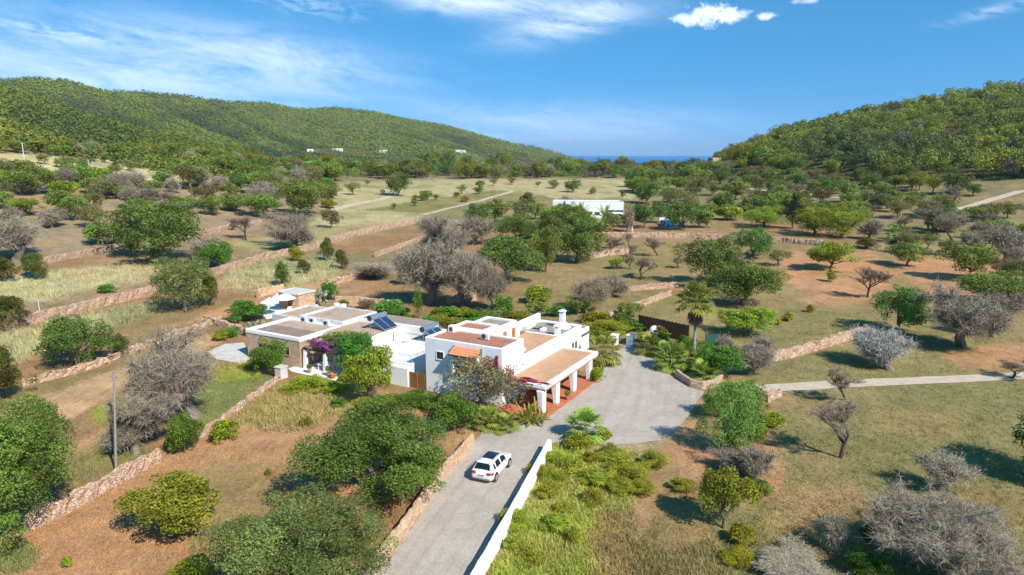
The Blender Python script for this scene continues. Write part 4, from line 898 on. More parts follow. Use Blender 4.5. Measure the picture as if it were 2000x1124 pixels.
def build_woods():
    g = np.random.default_rng(5)
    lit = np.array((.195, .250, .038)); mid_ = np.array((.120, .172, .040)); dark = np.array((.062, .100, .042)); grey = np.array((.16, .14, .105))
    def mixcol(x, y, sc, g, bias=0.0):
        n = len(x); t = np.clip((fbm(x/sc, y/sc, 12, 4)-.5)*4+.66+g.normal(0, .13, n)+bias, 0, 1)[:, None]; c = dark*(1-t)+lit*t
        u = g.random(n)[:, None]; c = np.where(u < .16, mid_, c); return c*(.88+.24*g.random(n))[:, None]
    # left range
    x, y, r = polar(420000, -43, 9, 300, 2500, g); hl = hills(x, y); z = terrain(x, y); ok = (hl > z-5) & (x < .16*y) & (z > 9)
    x, y, r = x[ok], y[ok], r[ok]; ok = visible_mask(x, y); x, y, r = x[ok], y[ok], r[ok]
    ok = g.random(len(x)) < np.clip(.30+900/np.maximum(r, 500)*.3, 0, .8); x, y, r = x[ok], y[ok], r[ok]
    hx, hy = project(x, y, terrain(x, y)); vk = np.zeros(len(x), bool)
    for vp in VILLAGE: vk |= inpoly(hx, hy, vp)
    ok = ~vk | (g.random(len(x)) < .2); x, y, r = x[ok], y[ok], r[ok]
    parts = []
    for r0, r1, nl, ls in ((0, 760, 48, 1.25), (760, 1150, 20, 1.7), (1150, 1700, 10, 2.3), (1700, 9999, 7, 2.8)):
        s = (r >= r0) & (r < r1); n = s.sum()
        if n: X, Y = x[s], y[s]; w = g.uniform(3.6, 6.2, n); parts.append(woods(np.stack([X, Y, terrain(X, Y)-1.5], 1), w, w*g.uniform(.85, 1.15, n), nl, np.full(n, ls)*w/6.2, mixcol(X, Y, 130, g, np.clip(gully(X, Y)*.07, -.75, .3))*(np.array((1.2, 1.08, .85)) if r1 < 800 else 1.14), g, 6, .8, .2, .3, tnormal(X, Y)))  # gully bias paints slope shade into tree colours: darker hollows, lighter crests
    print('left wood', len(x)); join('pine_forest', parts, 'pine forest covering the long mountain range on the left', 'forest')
    # right hill
    x, y, r = polar(26000, 14, 46, 330, 860, g); hl = hills(x, y); z = terrain(x, y); b = .031*np.minimum(r, 480)-3.6
    px, py = project(x, y, z); edge = np.interp(px, [1400, 1480, 1560, 1700, 1850, 2000, 2300], [312, 322, 334, 348, 368, 388, 410])
    ok = (hl > b-60) & (py < edge) & (x > .28*y); x, y, r, z = x[ok], y[ok], r[ok], z[ok]; ok = visible_mask(x, y); x, y, r, z = x[ok], y[ok], r[ok], z[ok]
    ok = g.random(len(x)) < .23; x, y, r, z = x[ok], y[ok], r[ok], z[ok]; n = len(x); print('right wood', n)
    w = g.uniform(6.0, 12.5, n)*np.interp(project(x, y, z)[0], [1385, 1520], [.45, 1.0]); c = mixcol(x, y, 60, g)*np.array((1.38, 1.2, .95)); gr = g.random(n) < .05; c[gr] = grey
    near = r < 520; parts = []
    for s, nl, ls in ((near, 620, .55), (~near, 330, .75)):
        if s.sum(): parts.append(woods(np.stack([x[s], y[s], z[s]-1.0], 1), w[s], w[s]*g.uniform(.85, 1.35, s.sum()), nl, np.full(s.sum(), ls)*w[s]/8.5, c[s], g, 8, .85, .15, .2))
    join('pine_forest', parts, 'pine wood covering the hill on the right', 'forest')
    # valley floor, too far to tell tree from tree
    x, y, r = polar(80000, -40, 42, 300, 1500, g); z = terrain(x, y); hl = hills(x, y); ok = (hl < z-3); x, y, r, z = x[ok], y[ok], r[ok], z[ok]
    px, py = project(x, y, z); ok = (py < np.where(px < 640, 356, 349)) & (py > 304); 
    for poly in ([(-400,296),(0,304),(190,311),(420,317),(485,335),(440,352),(240,362),(60,334),(-400,325)], [(640,357),(760,350),(1010,348),(1240,348),(1240,390),(1000,376),(830,418),(640,412)]): ok &= ~inpoly(px, py, poly)
    ok &= (fbm(x/70, y/70, 77) > .34) | (py < 336); ok &= (px < 1440) | (py < 336); ok &= g.random(len(x)) < np.where(px > 1440, .2, np.where(r > 620, .6, .85))
    for vp in VILLAGE: ok &= ~inpoly(px, py, vp)
    x, y, r, z = x[ok], y[ok], r[ok], z[ok]; n = len(x); print('valley', n)
    w = g.uniform(3.2, 7, n); c = mixcol(x, y, 90, g)*np.array((.95, 1.0, 1.05)); gr = (fbm(x/50, y/50, 17) > .57) | (g.random(n) < .08); c[gr] = grey*(.8+.4*g.random((gr.sum(), 1)))
    parts = []
    for s, nl, ls in ((r < 620, 130, .75), (r >= 620, 36, 1.4)):
        if s.sum(): parts.append(woods(np.stack([x[s], y[s], z[s]-.8], 1), w[s], w[s]*g.uniform(.7, .95, s.sum()), nl, np.full(s.sum(), ls)*w[s]/7, c[s], g))
    join('valley_trees', parts, 'distant valley trees merging into one green and grey belt', 'woodland')
build_woods()
# ------------------------------------------------------------------ the white farmhouse (axis a runs up the drive, b to the left-back)
UA = (.487, .873); VB = (-.873, .487); O0 = (4.45, 63.32); HANG = math.atan2(UA[1], UA[0])
def HW(a, b, z=0.0): return Vector((O0[0]+a*UA[0]+b*VB[0], O0[1]+a*UA[1]+b*VB[1], z))
class HB(MB):
    "solids in house coordinates, stored relative to an Empty that stands at (a0,b0) turned like the house"
    def __init__(s, a0=0, b0=0, z0=0): super().__init__(lambda a, b, z: (a-a0, b-b0, z-z0))
def hthing(name, a, b, z, label, cat, group=None, rz=0.0): return empty(name, HW(a, b, z), HANG+rz, label, cat, group)
WP = M['white_plaster']; OW = M['old_white']
def windowparts(parent, a, b, z0, z1, wid, face, root, frame='white_plaster', pane='dark_glass', name='window', dep=.05, bars=True):
    "a window on the wall face: face 'a' looks to -a (wid along b), 'b' looks to -b (wid along a)"
    def bx(mb, lo, hi, o0, o1, c0, c1):
        if face == 'a': mb.box(a-o1, a-o0, b+lo, b+hi, c0, c1)
        else: mb.box(a+lo, a+hi, b-o1, b-o0, c0, c1)
    f = HB(*root); t = .06; h = wid/2
    bx(f, -h-t, -h, -.02, dep, z0-t, z1+t); bx(f, h, h+t, -.02, dep, z0-t, z1+t); bx(f, -h, h, -.02, dep, z1, z1+t); bx(f, -h, h, -.02, dep+.05, z0-t, z0)
    fo = f.build(name, M[frame], parent)
    p = HB(*root); bx(p, -h, h, -.02, .012, z0, z1); p.build('pane', M[pane], fo)
    if bars:
        q = HB(*root); bx(q, -.025, .025, .012, .03, z0, z1); q.build('mullion', M['wood'], fo)
    return fo
def farmhouse():
    R0 = (4, 7, 0); e = hthing('white_farmhouse', *R0, 'white flat-roofed farmhouse with orange terraces and porch beside the gravel yard', 'house')
    def ring(a0, a1, b0, b1, z1, name='wall', mat=WP, t=.3, z0=-.2, bev=.06): return HB(*R0).ring(a0, a1, b0, b1, z0, z1, t).build(name, mat, e, bevel=bev)
    def slab(a0, a1, b0, b1, z0, z1, mat, name='roof'): return HB(*R0).box(a0, a1, b0, b1, z0, z1).build(name, M[mat], e)
    ring(-3, 1.35, 4.5, 13.6, 5.75); slab(-2.72, 1.07, 4.78, 13.32, 5.2, 5.58, 'roof_red')
    ring(1.3, 4.3, 9.2, 13.3, 5.98); slab(1.58, 4.02, 9.48, 13.02, 5.5, 5.78, 'roof_red')
    ring(4.24, 7.7, 8.78, 12.7, 5.82); slab(4.52, 7.42, 9.06, 12.42, 5.3, 5.6, 'roof_grey')
    ring(1.28, 15.4, 4.2, 10.0, 4.12); slab(1.56, 10.0, 4.48, 8.9, 3.6, 3.86, 'roof_orange'); slab(10.0, 15.12, 4.48, 9.72, 3.6, 3.9, 'roof_grey')
    HB(*R0).box(9.9, 10.15, 4.49, 8.9, 3.87, 3.98).build('kerb', WP, e, bevel=.03)
    HB(*R0).box(7.65, 8.35, 8.7, 10.1, 3.7, 5.1).box(8.3, 15.38, 9.66, 10.06, 3.7, 4.95).build('parapet', WP, e, bevel=.06)
    HB(*R0).box(15.35, 19.5, 4.9, 9.4, -.2, 2.95).build('wall', WP, e, bevel=.06); slab(15.6, 19.25, 5.15, 9.15, 2.8, 2.97, 'roof_grey')
    HB(*R0).box(15.5, 19.55, 4.8, 4.9, 2.15, 2.4).build('beam', M['wood'], e)
    # porch
    HB(*R0).ring(-3.3, 9.6, -.3, 4.25, 2.52, 2.98, .42).build('fascia', WP, e, bevel=.09)
    slab(-2.9, 9.2, .1, 4.19, 2.56, 2.86, 'roof_orange')
    HB(*R0).ring(-3.22, 9.52, -.22, 4.18, 2.36, 2.515, .16).build('beam', M['tile_clay'], e)
    j = HB(*R0)
    for k in range(26): j.box(-3.0+k*.49, -2.9+k*.49, -.05, 4.15, 2.38, 2.51)
    j.build('rafters', M['wood'], e)
    slab(-4.4, 9.3, -.75, 4.18, -.1, .12, 'floor_terracotta', 'porch_floor')
    for a in (-3.0, 0, 4.1, 8.2):
        p = HB(*R0); s0, s1 = .30, .42
        p.add([(a-s0, -s0*.6+.1, .1), (a+s0, -s0*.6+.1, .1), (a+s0, s0*.9+.1, .1), (a-s0, s0*.9+.1, .1), (a-s1, -s0*.6+.1, 2.37), (a+s1, -s0*.6+.1, 2.37), (a+s1, s1+.2, 2.37), (a-s1, s1+.2, 2.37)], [(3,2,1,0), (4,5,6,7), (0,1,5,4), (1,2,6,5), (2,3,7,6), (3,0,4,7)])
        p.build('pillar', WP, e, bevel=.07)
    # openings
    windowparts(e, -3.0, 11.75, 3.66, 4.42, .82, 'a', R0); windowparts(e, -3.0, 9.7, 2.1, 3.3, .7, 'a', R0); windowparts(e, -3.0, 6.4, .9, 2.1, 1.0, 'a', R0)
    for aa, ww, z0, z1, pn in ((4.95, .9, 4.5, 5.1, 'shutter'), (6.9, .95, 3.9, 5.1, 'shutter')): windowparts(e, aa, 8.78, z0, z1, ww, 'b', R0, pane=pn, name='window' if z0 > 4 else 'door')
    for aa in (12.9, 13.75): windowparts(e, aa, 4.2, 1.3, 2.5, .62, 'b', R0)
    d = HB(*R0).box(2.4, 3.6, 4.12, 4.19, .12, 2.2).build('door', M['wood'], e); HB(*R0).box(3.4, 3.46, 4.08, 4.12, 1.05, 1.2).build('handle', M['metal_grey'], d)
    windowparts(e, 6.2, 4.2, 1.0, 2.1, 1.1, 'b', R0)
    # tile canopy with real barrel tiles
    c = HB(*R0)
    for k in range(15):
        b0 = 6.95+k*.215
        for r in range(4):
            t0, t1 = r/4, (r+1)/4+.06; P0 = (-3.0-1.02*t0, 5.28-.62*t0+.01*r); P1 = (-3.0-1.02*t1, 5.28-.62*t1+.01*r+.02); v = []
            for (aa, zz_), rr in ((P0, .085), (P1, .11)): v += [(aa, b0+rr*math.cos(q*math.pi/5), zz_+rr*math.sin(q*math.pi/5)) for q in range(6)]
            c.add(v, [(i, i+1, i+7, i+6) for i in range(5)])
    co = c.build('tile_canopy', M['tile_clay'], e); HB(*R0).add([(-3, 6.85, 5.2), (-3, 10.1, 5.2), (-4.0, 10.1, 4.58), (-4.0, 6.85, 4.58), (-3, 6.85, 5.26), (-3, 10.1, 5.26), (-4.0, 10.1, 4.64), (-4.0, 6.85, 4.64)], [(0,1,2,3), (4,5,6,7), (0,1,5,4), (1,2,6,5), (2,3,7,6), (3,0,4,7)]).build('canopy_deck', M['wood'], co)
    for b0 in (7.0, 9.85): HB(*R0).box(-3.62, -2.98, b0-.11, b0+.11, 2.7, 4.72).build('canopy_wall', WP, e, bevel=.03)
    # chimneys
    def chimney(a, b, z0, z1, s, hump=False):
        o = HB(*R0).box(a-s, a+s, b-s, b+s, z0, z1).build('chimney', WP, e, bevel=.03)
        cp = HB(*R0)
        for dx in (-1, 1):
            for dy in (-1, 1): cp.box(a+dx*s*.7-.06, a+dx*s*.7+.06, b+dy*s*.7-.06, b+dy*s*.7+.06, z1, z1+.24)
        q = s+.1; cp.box(a-q, a+q, b-q, b+q, z1+.24, z1+.30).add([(a-q, b-q, z1+.30), (a+q, b-q, z1+.30), (a+q, b+q, z1+.30), (a-q, b+q, z1+.30), (a, b, z1+.52)], [(0,1,4), (1,2,4), (2,3,4), (3,0,4), (3,2,1,0)])
        cp.build('chimney_cap', WP, o)
        if hump: HB(*R0).add([(a-.7, b-.9, z0-.3), (a+.7, b-.9, z0-.3), (a+.7, b+.9, z0-.3), (a-.7, b+.9, z0-.3), (a-.32, b-.32, z0+.45), (a+.32, b-.32, z0+.45), (a+.32, b+.32, z0+.45), (a-.32, b+.32, z0+.45)], [(0,1,5,4), (1,2,6,5), (2,3,7,6), (3,0,4,7), (4,5,6,7)]).build('chimney_base', WP, o)
    chimney(10.35, 5.0, 3.85, 4.75, .27); chimney(13.8, 6.0, 4.15, 5.65, .29, True)
    HB(*R0).box(11.6, 12.5, 8.0, 8.8, 3.89, 4.06).build('skylight', M['dark_glass'], e); HB(*R0).box(11.0, 11.9, 7.1, 7.6, 3.89, 4.2).build('roof_box', WP, e, bevel=.03); HB(*R0).box(10.6, 12.9, 9.0, 9.6, 3.89, 4.35).build('roof_box', OW, e, bevel=.05)
    for a, b, z, f in ((-3.0, 9.95, 5.3, 'a'), (7.6, 4.2, 3.63, 'b'), (.4, 4.2, 3.3, 'b'), (2.9, 8.78, 5.5, 'b')):
        s = HB(*R0); s.box(a-.3, a-.02, b-.06, b+.06, z, z+.1) if f == 'a' else s.box(a-.06, a+.06, b-.3, b-.02, z, z+.1); s.build('spout', M['metal_grey'], e)
    HB(*R0).tube([(-3.1, 6.75, .2), (-3.1, 6.75, 5.5)], .07, 8).build('downpipe', M['metal_grey'], e)
    HB(*R0).tube([(3.2, 5.4, 3.86), (3.2, 5.4, 4.2)], .12, 10).build('vent', WP, e)
    # left wing: gate, walled courtyard, sun terrace
    g = HB(*R0).box(-3.02, -2.94, 13.72, 14.72, 0.02, 1.75).build('gate', M['gate_wood'], e); HB(*R0).box(-3.06, -2.9, 14.69, 14.75, .02, 1.8).build('gate_post', M['shutter'], g)
    HB(*R0).box(-3.02, -2.94, 14.76, 15.72, .02, 1.72).build('gate', M['gate_wood'], e)
    HB(*R0).box(-3.2, -2.6, 15.75, 18.2, -.2, 2.1).build('wall', WP, e, bevel=.08); slab(-2.55, 5, 13.55, 15.7, -.05, .06, 'floor_terracotta', 'passage_floor')
    HB(*R0).box(-2.6, 3.0, 15.7, 23.0, -.2, 2.15).build('wall', WP, e, bevel=.06); slab(-2.4, 2.98, 15.9, 22.8, 2.1, 2.19, 'paving_terrace' if 'paving_terrace' in M else 'paving_white', 'terrace_floor')
    HB(*R0).box(-2.6, -.6, 15.66, 15.95, 2.14, 2.42).box(-2.6, -2.35, 15.95, 19, 2.14, 2.42).build('parapet', WP, e, bevel=.05)
    HB(*R0).box(-.5, 5.9, 22.98, 23.3, 2.0, 3.85).build('wall', WP, e, bevel=.05)
    HB(*R0).box(2.95, 9.0, 13.55, 20.4, -.2, 3.1).build('wall', WP, e, bevel=.06); HB(*R0).box(5.6, 9.0, 20.35, 30.1, -.2, 3.95).build('wall', WP, e, bevel=.06)
    HB(*R0).box(5.55, 5.95, 15.0, 23.0, 3.0, 3.98).build('parapet', WP, e, bevel=.05)
    slab(5.96, 8.8, 20.5, 29.9, 3.9, 3.99, 'roof_grey'); slab(3.1, 5.5, 13.7, 20.2, 3.05, 3.13, 'roof_grey')
    HB(*R0).box(-.5, 5.7, 23.28, 30.2, -.2, 3.5).build('wall', OW, e, bevel=.05); slab(-.35, 5.6, 23.4, 30.1, 3.45, 3.56, 'roof_pink')
    HB(*R0).box(-.5, 3.0, 20.4, 22.98, 2.15, 2.6).build('step', WP, e, bevel=.04)
    HB(*R0).tube([(3.4, 22.9, 2.2), (3.4, 22.9, 3.6)], .09, 8).build('downpipe', M['metal_grey'], e)
    r = HB(*R0)
    def rail(p, q):
        p, q = Vector(p), Vector(q); n = max(2, int((q-p).length/.14)); up = Vector((0, 0, .9))
        r.tube([p+up, q+up], .022, 5); r.tube([p+up*.12, q+up*.12], .015, 4)
        for i in range(n+1): r.tube([p.lerp(q, i/n)+up*.1, p.lerp(q, i/n)+up], .009 if i % 8 else .02, 4)
    rail((-2.45, 15.9, 2.4), (-2.45, 19.2, 2.4)); rail((-2.45, 15.85, 2.4), (2.6, 15.85, 2.2)); rail((-1.2, 19.3, 2.2), (-1.2, 22.8, 2.2)); r.build('railing', M['rail_grey'], e)
farmhouse()
def cottage():
    R0 = (-1, 35, 0); e = hthing('stone_cottage', *R0, 'orange stone cottage with white roof rim at left end of the white farmhouse', 'house')
    HB(*R0).ring(-4, 2.6, 30.4, 39.2, -.2, 3.12, .5).build('wall', M['house_stone'], e, bevel=.05)
    HB(*R0).ring(-4.07, 2.67, 30.33, 39.27, 3.125, 3.62, .42).build('parapet', WP, e, bevel=.09)
    for b0, b1, a0, a1, m in ((30.8, 33.3, -3.64, -.3, 'roof_dark'), (33.36, 36.6, -3.64, -.3, 'roof_dark'), (36.66, 38.8, -3.64, -.3, 'roof_dark'), (30.8, 38.8, -.24, 2.2, 'roof_pink')): HB(*R0).box(a0, a1, b0, b1, 3.0, 3.36).build('roof', M[m], e)
    HB(*R0).ring(2.62, 8.9, 37.3, 42.2, -.2, 3.75, .35).build('wall', OW, e, bevel=.06); HB(*R0).box(2.95, 8.6, 37.6, 41.9, 3.2, 3.55).build('roof', M['roof_pink'], e)
    HB(*R0).ring(2.68, 9.1, 30.15, 37.45, -.2, 4.1, .35).build('wall', OW, e, bevel=.06); HB(*R0).box(3.0, 8.8, 30.45, 37.15, 3.5, 3.86).build('roof', M['roof_pink'], e)
    windowparts(e, -4.0, 32.4, 1.35, 2.25, .55, 'a', R0, frame='house_stone', bars=False); windowparts(e, -4.0, 36.9, 1.35, 2.25, .55, 'a', R0, frame='house_stone', bars=False)
    for b in (32.2, 36.4): HB(*R0).tube([(-4.3, b, 3.2), (-4.0, b, 3.26)], .06, 8).build('spout', M['metal_grey'], e)
    for k, z in ((5.2, 0), (6.4, 0)): HB(*R0).box(9.0, 9.6, 30.6+k, 31.2+k, 3.7, 4.4).build('chimney', WP, e, bevel=.05)
cottage()
def pergola():
    R0 = (-2.2, 27, 0); e = hthing('pergola', *R0, 'wooden pergola on white posts joined to the stone cottage, purple bougainvillea over it', 'pergola')
    for a, b in ((-3.8, 29.85), (-3.7, 26.9), (-3.6, 24.0)): HB(*R0).add([(a-.24, b-.24, -.1), (a+.24, b-.24, -.1), (a+.24, b+.24, -.1), (a-.24, b+.24, -.1), (a-.17, b-.17, 2.3), (a+.17, b-.17, 2.3), (a+.17, b+.17, 2.3), (a-.17, b+.17, 2.3)], [(3,2,1,0), (4,5,6,7), (0,1,5,4), (1,2,6,5), (2,3,7,6), (3,0,4,7)]).build('post', WP, e, bevel=.05)
    HB(*R0).tube([(-3.8, 30.2, 2.38), (-3.7, 23.6, 2.38)], .09, 7).build('beam', M['wood'], e)
    s = HB(*R0)
    for k in range(14): s.tube([(-4.0, 23.8+k*.48, 2.5), (-.5, 23.8+k*.48, 2.62)], .045, 6)
    s.build('slats', M['wood'], e)
pergola()
def hsheet(name, pts, mat, lift=.05): 
    return sheet(name, [tuple(HW(a, b)[:2]) for a, b in pts], mat, lift, .03)
hsheet('patio_paving', [(-5.4, 22.6), (-5.6, 30.2), (-4.9, 31.5), (-4.05, 31.5), (-4.05, 30.3), (-.5, 30.3), (-.5, 23.3), (-2.6, 22.9)], M['paving_white'], .06)
sheet('cottage_paving', [wxy(*p) for p in ((405,690),(440,675),(478,672),(485,698),(520,712),(516,722),(470,712),(425,705))], M['paving_pale'], .05)
sheet('garden_paving', [wxy(*p) for p in ((505,612),(520,596),(545,578),(600,582),(640,592),(600,612),(560,622),(520,628))], M['paving_white'], .05)
# stone store with flat roof, garden walls
def store():
    R0 = (18, 54, 0); e = hthing('stone_store', *R0, 'small stone outbuilding with pale flat roof behind the white parasols', 'outbuilding')
    HB(*R0).ring(16.4, 19.8, 51.9, 56.3, -.3, 2.7, .4).build('wall', M['orange_stone'], e, bevel=.04); HB(*R0).ring(16.25, 19.95, 51.75, 56.45, 2.705, 2.98, .5).build('parapet', OW, e, bevel=.05); HB(*R0).box(16.75, 19.45, 52.25, 55.95, 2.6, 2.9).build('roof', M['paving_pale'], e)
    HB(*R0).box(16.32, 16.42, 53.4, 54.2, 0, 1.9).build('door', M['wood'], e)
store()
wall('stone_wall', [(505,582),(530,575),(556,570)], 1.3, .5, OS, 'stone garden wall left of the small outbuilding, behind parasols', top=.06)
wall('stone_wall', [(655,596),(700,598),(742,602),(775,606)], 1.4, .45, OS, 'straight stone garden wall ending in a pier behind the roofs', top=.04, rough=.05)
wall('stone_wall', [(398,630),(430,640),(470,652),(500,662)], .9, .7, DS, 'low garden wall below the dense dark bush and prickly pears', top=.1)
wall('stone_wall', [(880,596),(905,590),(932,588)], 1.2, .9, OS, 'orange rock bank behind the red roof terraces', top=.3, rough=.2)
def block(name, px, py, w, d, h, mat, label, cat, bev=.08, group=None):
    p = at(px, py); e = empty(name, p, HANG, label, cat, group); return e
def pier(px, py, w, h, label, mat=WP, cap=True):
    p = at(px, py); e = empty('gate_pier', p, HANG, label, 'gate pier'); MB().box(-w, w, -w, w, -.2, h).build('shaft', mat, e, bevel=.08)
    MB().box(-w-.06, w+.06, -w-.06, w+.06, h+.002, h+.12).build('cap', mat, e, bevel=.04)
pier(1200,672,.42,1.15,'white gate pier at far end of gravel yard, left of the pair'); pier(1231,674,.42,1.25,'white gate pier at far end of gravel yard, right of the pair')
pier(777,606,.35,1.5,'pale stone pier closing the straight garden wall', M['pale_stone']); pier(550,738,.5,1.2,'short white rubble pier in front of the dark oleander bush', M['old_white'])
def oven():
    p = at(1278,654); e = empty('bread_oven', p, 0, 'white domed bread oven among palms before the brown fence', 'oven'); V = []; F = []
    for i in range(9):
        for k in range(20): a = i/8*math.pi/2; V.append((1.05*math.cos(a)*math.cos(k*.314), 1.05*math.cos(a)*math.sin(k*.314), .75+1.0*math.sin(a)))
    F = [(i*20+k, i*20+(k+1) % 20, (i+1)*20+(k+1) % 20, (i+1)*20+k) for i in range(8) for k in range(20)]
    MB().add(V, F).build('dome', WP, e, smooth=True); e.scale = (.68, .68, .72); MB().tube([(0, 0, -.2), (0, 0, .77)], 1.12, 20).build('base', WP, e); MB().box(-.3, .3, -1.16, -.9, .75, 1.2).build('mouth', M['dark_grey'], e)
oven()
def fence():
    a, b = at(1246,646), at(1343,669); L = (b-a).length; e = empty('wooden_fence', a, math.atan2(b.y-a.y, b.x-a.x), 'dark brown plank fence behind the palms at the gravel yard', 'fence'); n = int(L/.16); s = MB()
    for i in range(n): s.box(i*.16+.008, i*.16+.15, -.02, .02, .05, 2.25+.05*math.sin(i*1.7))
    s.build('planks', M['fence_wood'], e); r = MB(); r.box(0, L, .025, .07, .4, .5).box(0, L, .025, .07, 1.4, 1.5); r.build('rails', M['fence_wood'], e)
    for i in range(5): MB().box(i*L/4-.06, i*L/4+.06, .075, .19, -.2, 2.3).build('post', M['wood'], e)
    p = at(1378,672); q = at(1406,670); e = empty('green_screen', p, math.atan2(q.y-p.y, q.x-p.x), 'dark green windbreak netting right of the tall palm', 'screen'); L = (q-p).length
    MB().box(0, L, -.01, .01, .1, 1.2).build('netting', M['net_green'], e)
    for x in (0, L): MB().tube([(x, .06, -.2), (x, .06, 1.5 if x else 2.1)], .06, 8).build('post', M['wood'], e)
fence()
# ------------------------------------------------------------------ things on the roofs and round the house
def solar(a0, b0, z0, label):
    e = hthing('solar_heater', a0, b0, z0, label, 'solar heater', 'solar water heaters')
    for k in range(2):
        x0 = k*1.25; p = MB().add([(x0, 0, .12), (x0+1.15, 0, .12), (x0+1.15, 1.75, 1.15), (x0, 1.75, 1.15), (x0, -.04, .20), (x0+1.15, -.04, .20), (x0+1.15, 1.71, 1.23), (x0, 1.71, 1.23)], [(3,2,1,0), (4,5,6,7), (0,1,5,4), (1,2,6,5), (2,3,7,6), (3,0,4,7)]).build('frame', M['tank_steel'], e)
        g = MB(); 
        def P(u, v): return (x0+u, -.045+1.75*v, .206+1.03*v)
        g.add([P(.05, .03), P(1.10, .03), P(1.10, .97), P(.05, .97)], [(0, 1, 2, 3)]).build('collector', M['panel_blue'], p)
    MB().tube([(-.2, 2.0, 1.42), (2.7, 2.0, 1.42)], .30, 16).build('tank', M['tank_steel'], e, smooth=False)
    for x in (-.25, 2.7): MB().tube([(x-.05, 2.0, 1.42), (x+.02, 2.0, 1.42)], .33, 16).build('tank_cap', M['dark_grey'], e)
    for x in (-.1, 2.45): MB().tube([(x, 1.95, 0), (x, 1.95, 1.15)], .035, 6).build('leg', M['metal_grey'], e)
solar(3.1, 24.0, 3.56, 'solar water heater with steel tank on the brown roof behind the courtyard'); solar(3.2, 16.4, 3.13, 'solar water heater half hidden by the red roof terrace')
def acunit(a, b, z, rz, label):
    e = hthing('air_conditioner', a, b, z, label, 'air conditioner', 'air conditioners on the roofs', rz); MB().box(-.16, .16, -.42, .42, .08, .72).build('casing', M['ac_white'], e, bevel=.02); MB().tube([(-.165, .1, .4), (-.185, .1, .4)], .25, 16).build('fan_grille', M['dark_grey'], e)
    for y in (-.3, .3): MB().box(-.17, .17, y-.03, y+.03, 0, .08).build('foot', M['dark_grey'], e)
acunit(-.5, 7.9, 5.58, 0, 'air conditioner standing alone on the red tiled roof'); acunit(2.4, 32.4, 3.36, 0, 'air conditioner at inner end of the stone cottage roof, fan facing out'); acunit(2.45, 34.8, 3.36, 0, 'air conditioner mid row on the stone cottage roof'); acunit(2.4, 36.2, 3.36, 0, 'air conditioner at the outer end of row on the stone cottage roof')
e = hthing('roof_cabinet', .8, 12.7, 5.58, 'white boxy cabinet at left corner of red tiled roof', 'cabinet'); MB().box(-.45, .3, -.35, .35, 0, .68).build('casing', WP, e, bevel=.03); MB().box(-.46, -.44, -.2, .2, .1, .55).build('louvre', M['dark_grey'], e)
e = hthing('tv_antenna', 5.2, 33.8, 3.86, 'thin TV antenna on the brown flat roof behind the cottage', 'antenna'); MB().tube([(0, 0, 0), (0, 0, 1.9)], .03, 6).build('mast', M['tank_steel'], e); q = MB()
for k in range(7): q.tube([(-.6+k*.2, -.3, 1.75), (-.6+k*.2, .3, 1.75)], .015, 4)
q.tube([(-.65, 0, 1.75), (.65, 0, 1.75)], .02, 4); q.build('dipoles', M['tank_steel'], e)
def parasol(a, b, label, s=1.0):
    e = hthing('parasol', a, b, .05, label, 'parasol', 'white parasols in the garden'); V = [(1.75*s*math.cos(k*math.pi/4+.39), 1.75*s*math.sin(k*math.pi/4+.39), 2.25) for k in range(8)]+[(0, 0, 2.95)]+[(1.75*s*math.cos(k*math.pi/4+.39), 1.75*s*math.sin(k*math.pi/4+.39), 2.08) for k in range(8)]
    MB().add(V, [(k, (k+1) % 8, 8) for k in range(8)]+[(k, (k+1) % 8, 9+(k+1) % 8, 9+k) for k in range(8)]).build('canopy', M['canvas_white'], e); MB().tube([(0, 0, 0), (0, 0, 2.9)], .035, 8).build('pole', M['wood'], e); MB().tube([(0, 0, 0), (0, 0, .1)], .35, 14).build('base', M['dark_grey'], e)
parasol(15.6, 54.0, 'white parasol in front of the stone outbuilding, higher one'); parasol(12.2, 53.5, 'white parasol beside the dense dark bush, lower one', .8)
def lounger(a, b, rz, label):
    e = hthing('sun_lounger', a, b, .06, label, 'sun lounger', 'sun loungers by the parasols', rz)
    MB().box(0, 1.35, -.32, .32, .28, .38).build('mattress', M['canvas_white'], e, bevel=.03); MB().add([(1.35, -.32, .28), (1.95, -.32, .68), (1.95, .32, .68), (1.35, .32, .28), (1.31, -.32, .37), (1.9, -.32, .77), (1.9, .32, .77), (1.31, .32, .37)], [(0,1,2,3), (4,5,6,7), (0,1,5,4), (1,2,6,5), (2,3,7,6), (3,0,4,7)]).build('backrest', M['canvas_white'], e)
    for x in (.1, 1.25):
        for y in (-.27, .27): MB().box(x-.03, x+.03, y-.03, y+.03, 0, .28).build('leg', M['wood'], e)
lounger(13.5, 51.0, .5, 'white sun lounger nearest the white roofs'); lounger(14.4, 52.6, .5, 'white sun lounger just below the higher parasol'); lounger(12.0, 51.9, .5, 'white sun lounger between the parasols and the prickly pears')
def pot(a, b, z, s, label, plant_=True, mat='terracotta_pot'):
    e = hthing('flower_pot', a, b, z, label, 'flower pot'); prof = [(.55, 0), (.85, .45), (1.0, .8), (1.05, .95), (.85, .95), (.8, .8)]; V = [(r*s*math.cos(k*.524), r*s*math.sin(k*.524), h*s*1.7) for r, h in prof for k in range(12)]
    MB().add(V, [(i*12+k, i*12+(k+1) % 12, (i+1)*12+(k+1) % 12, (i+1)*12+k) for i in range(5) for k in range(12)]+[tuple(range(60, 72))]).build('pot', M[mat], e, smooth=True)
    if plant_:
        cm, tm = proto('green', 'm', 1); o = obj('plant', cm, e); o.scale = (s*3.2, s*3.2, s*3.6); o.location = (0, 0, s*1.4)
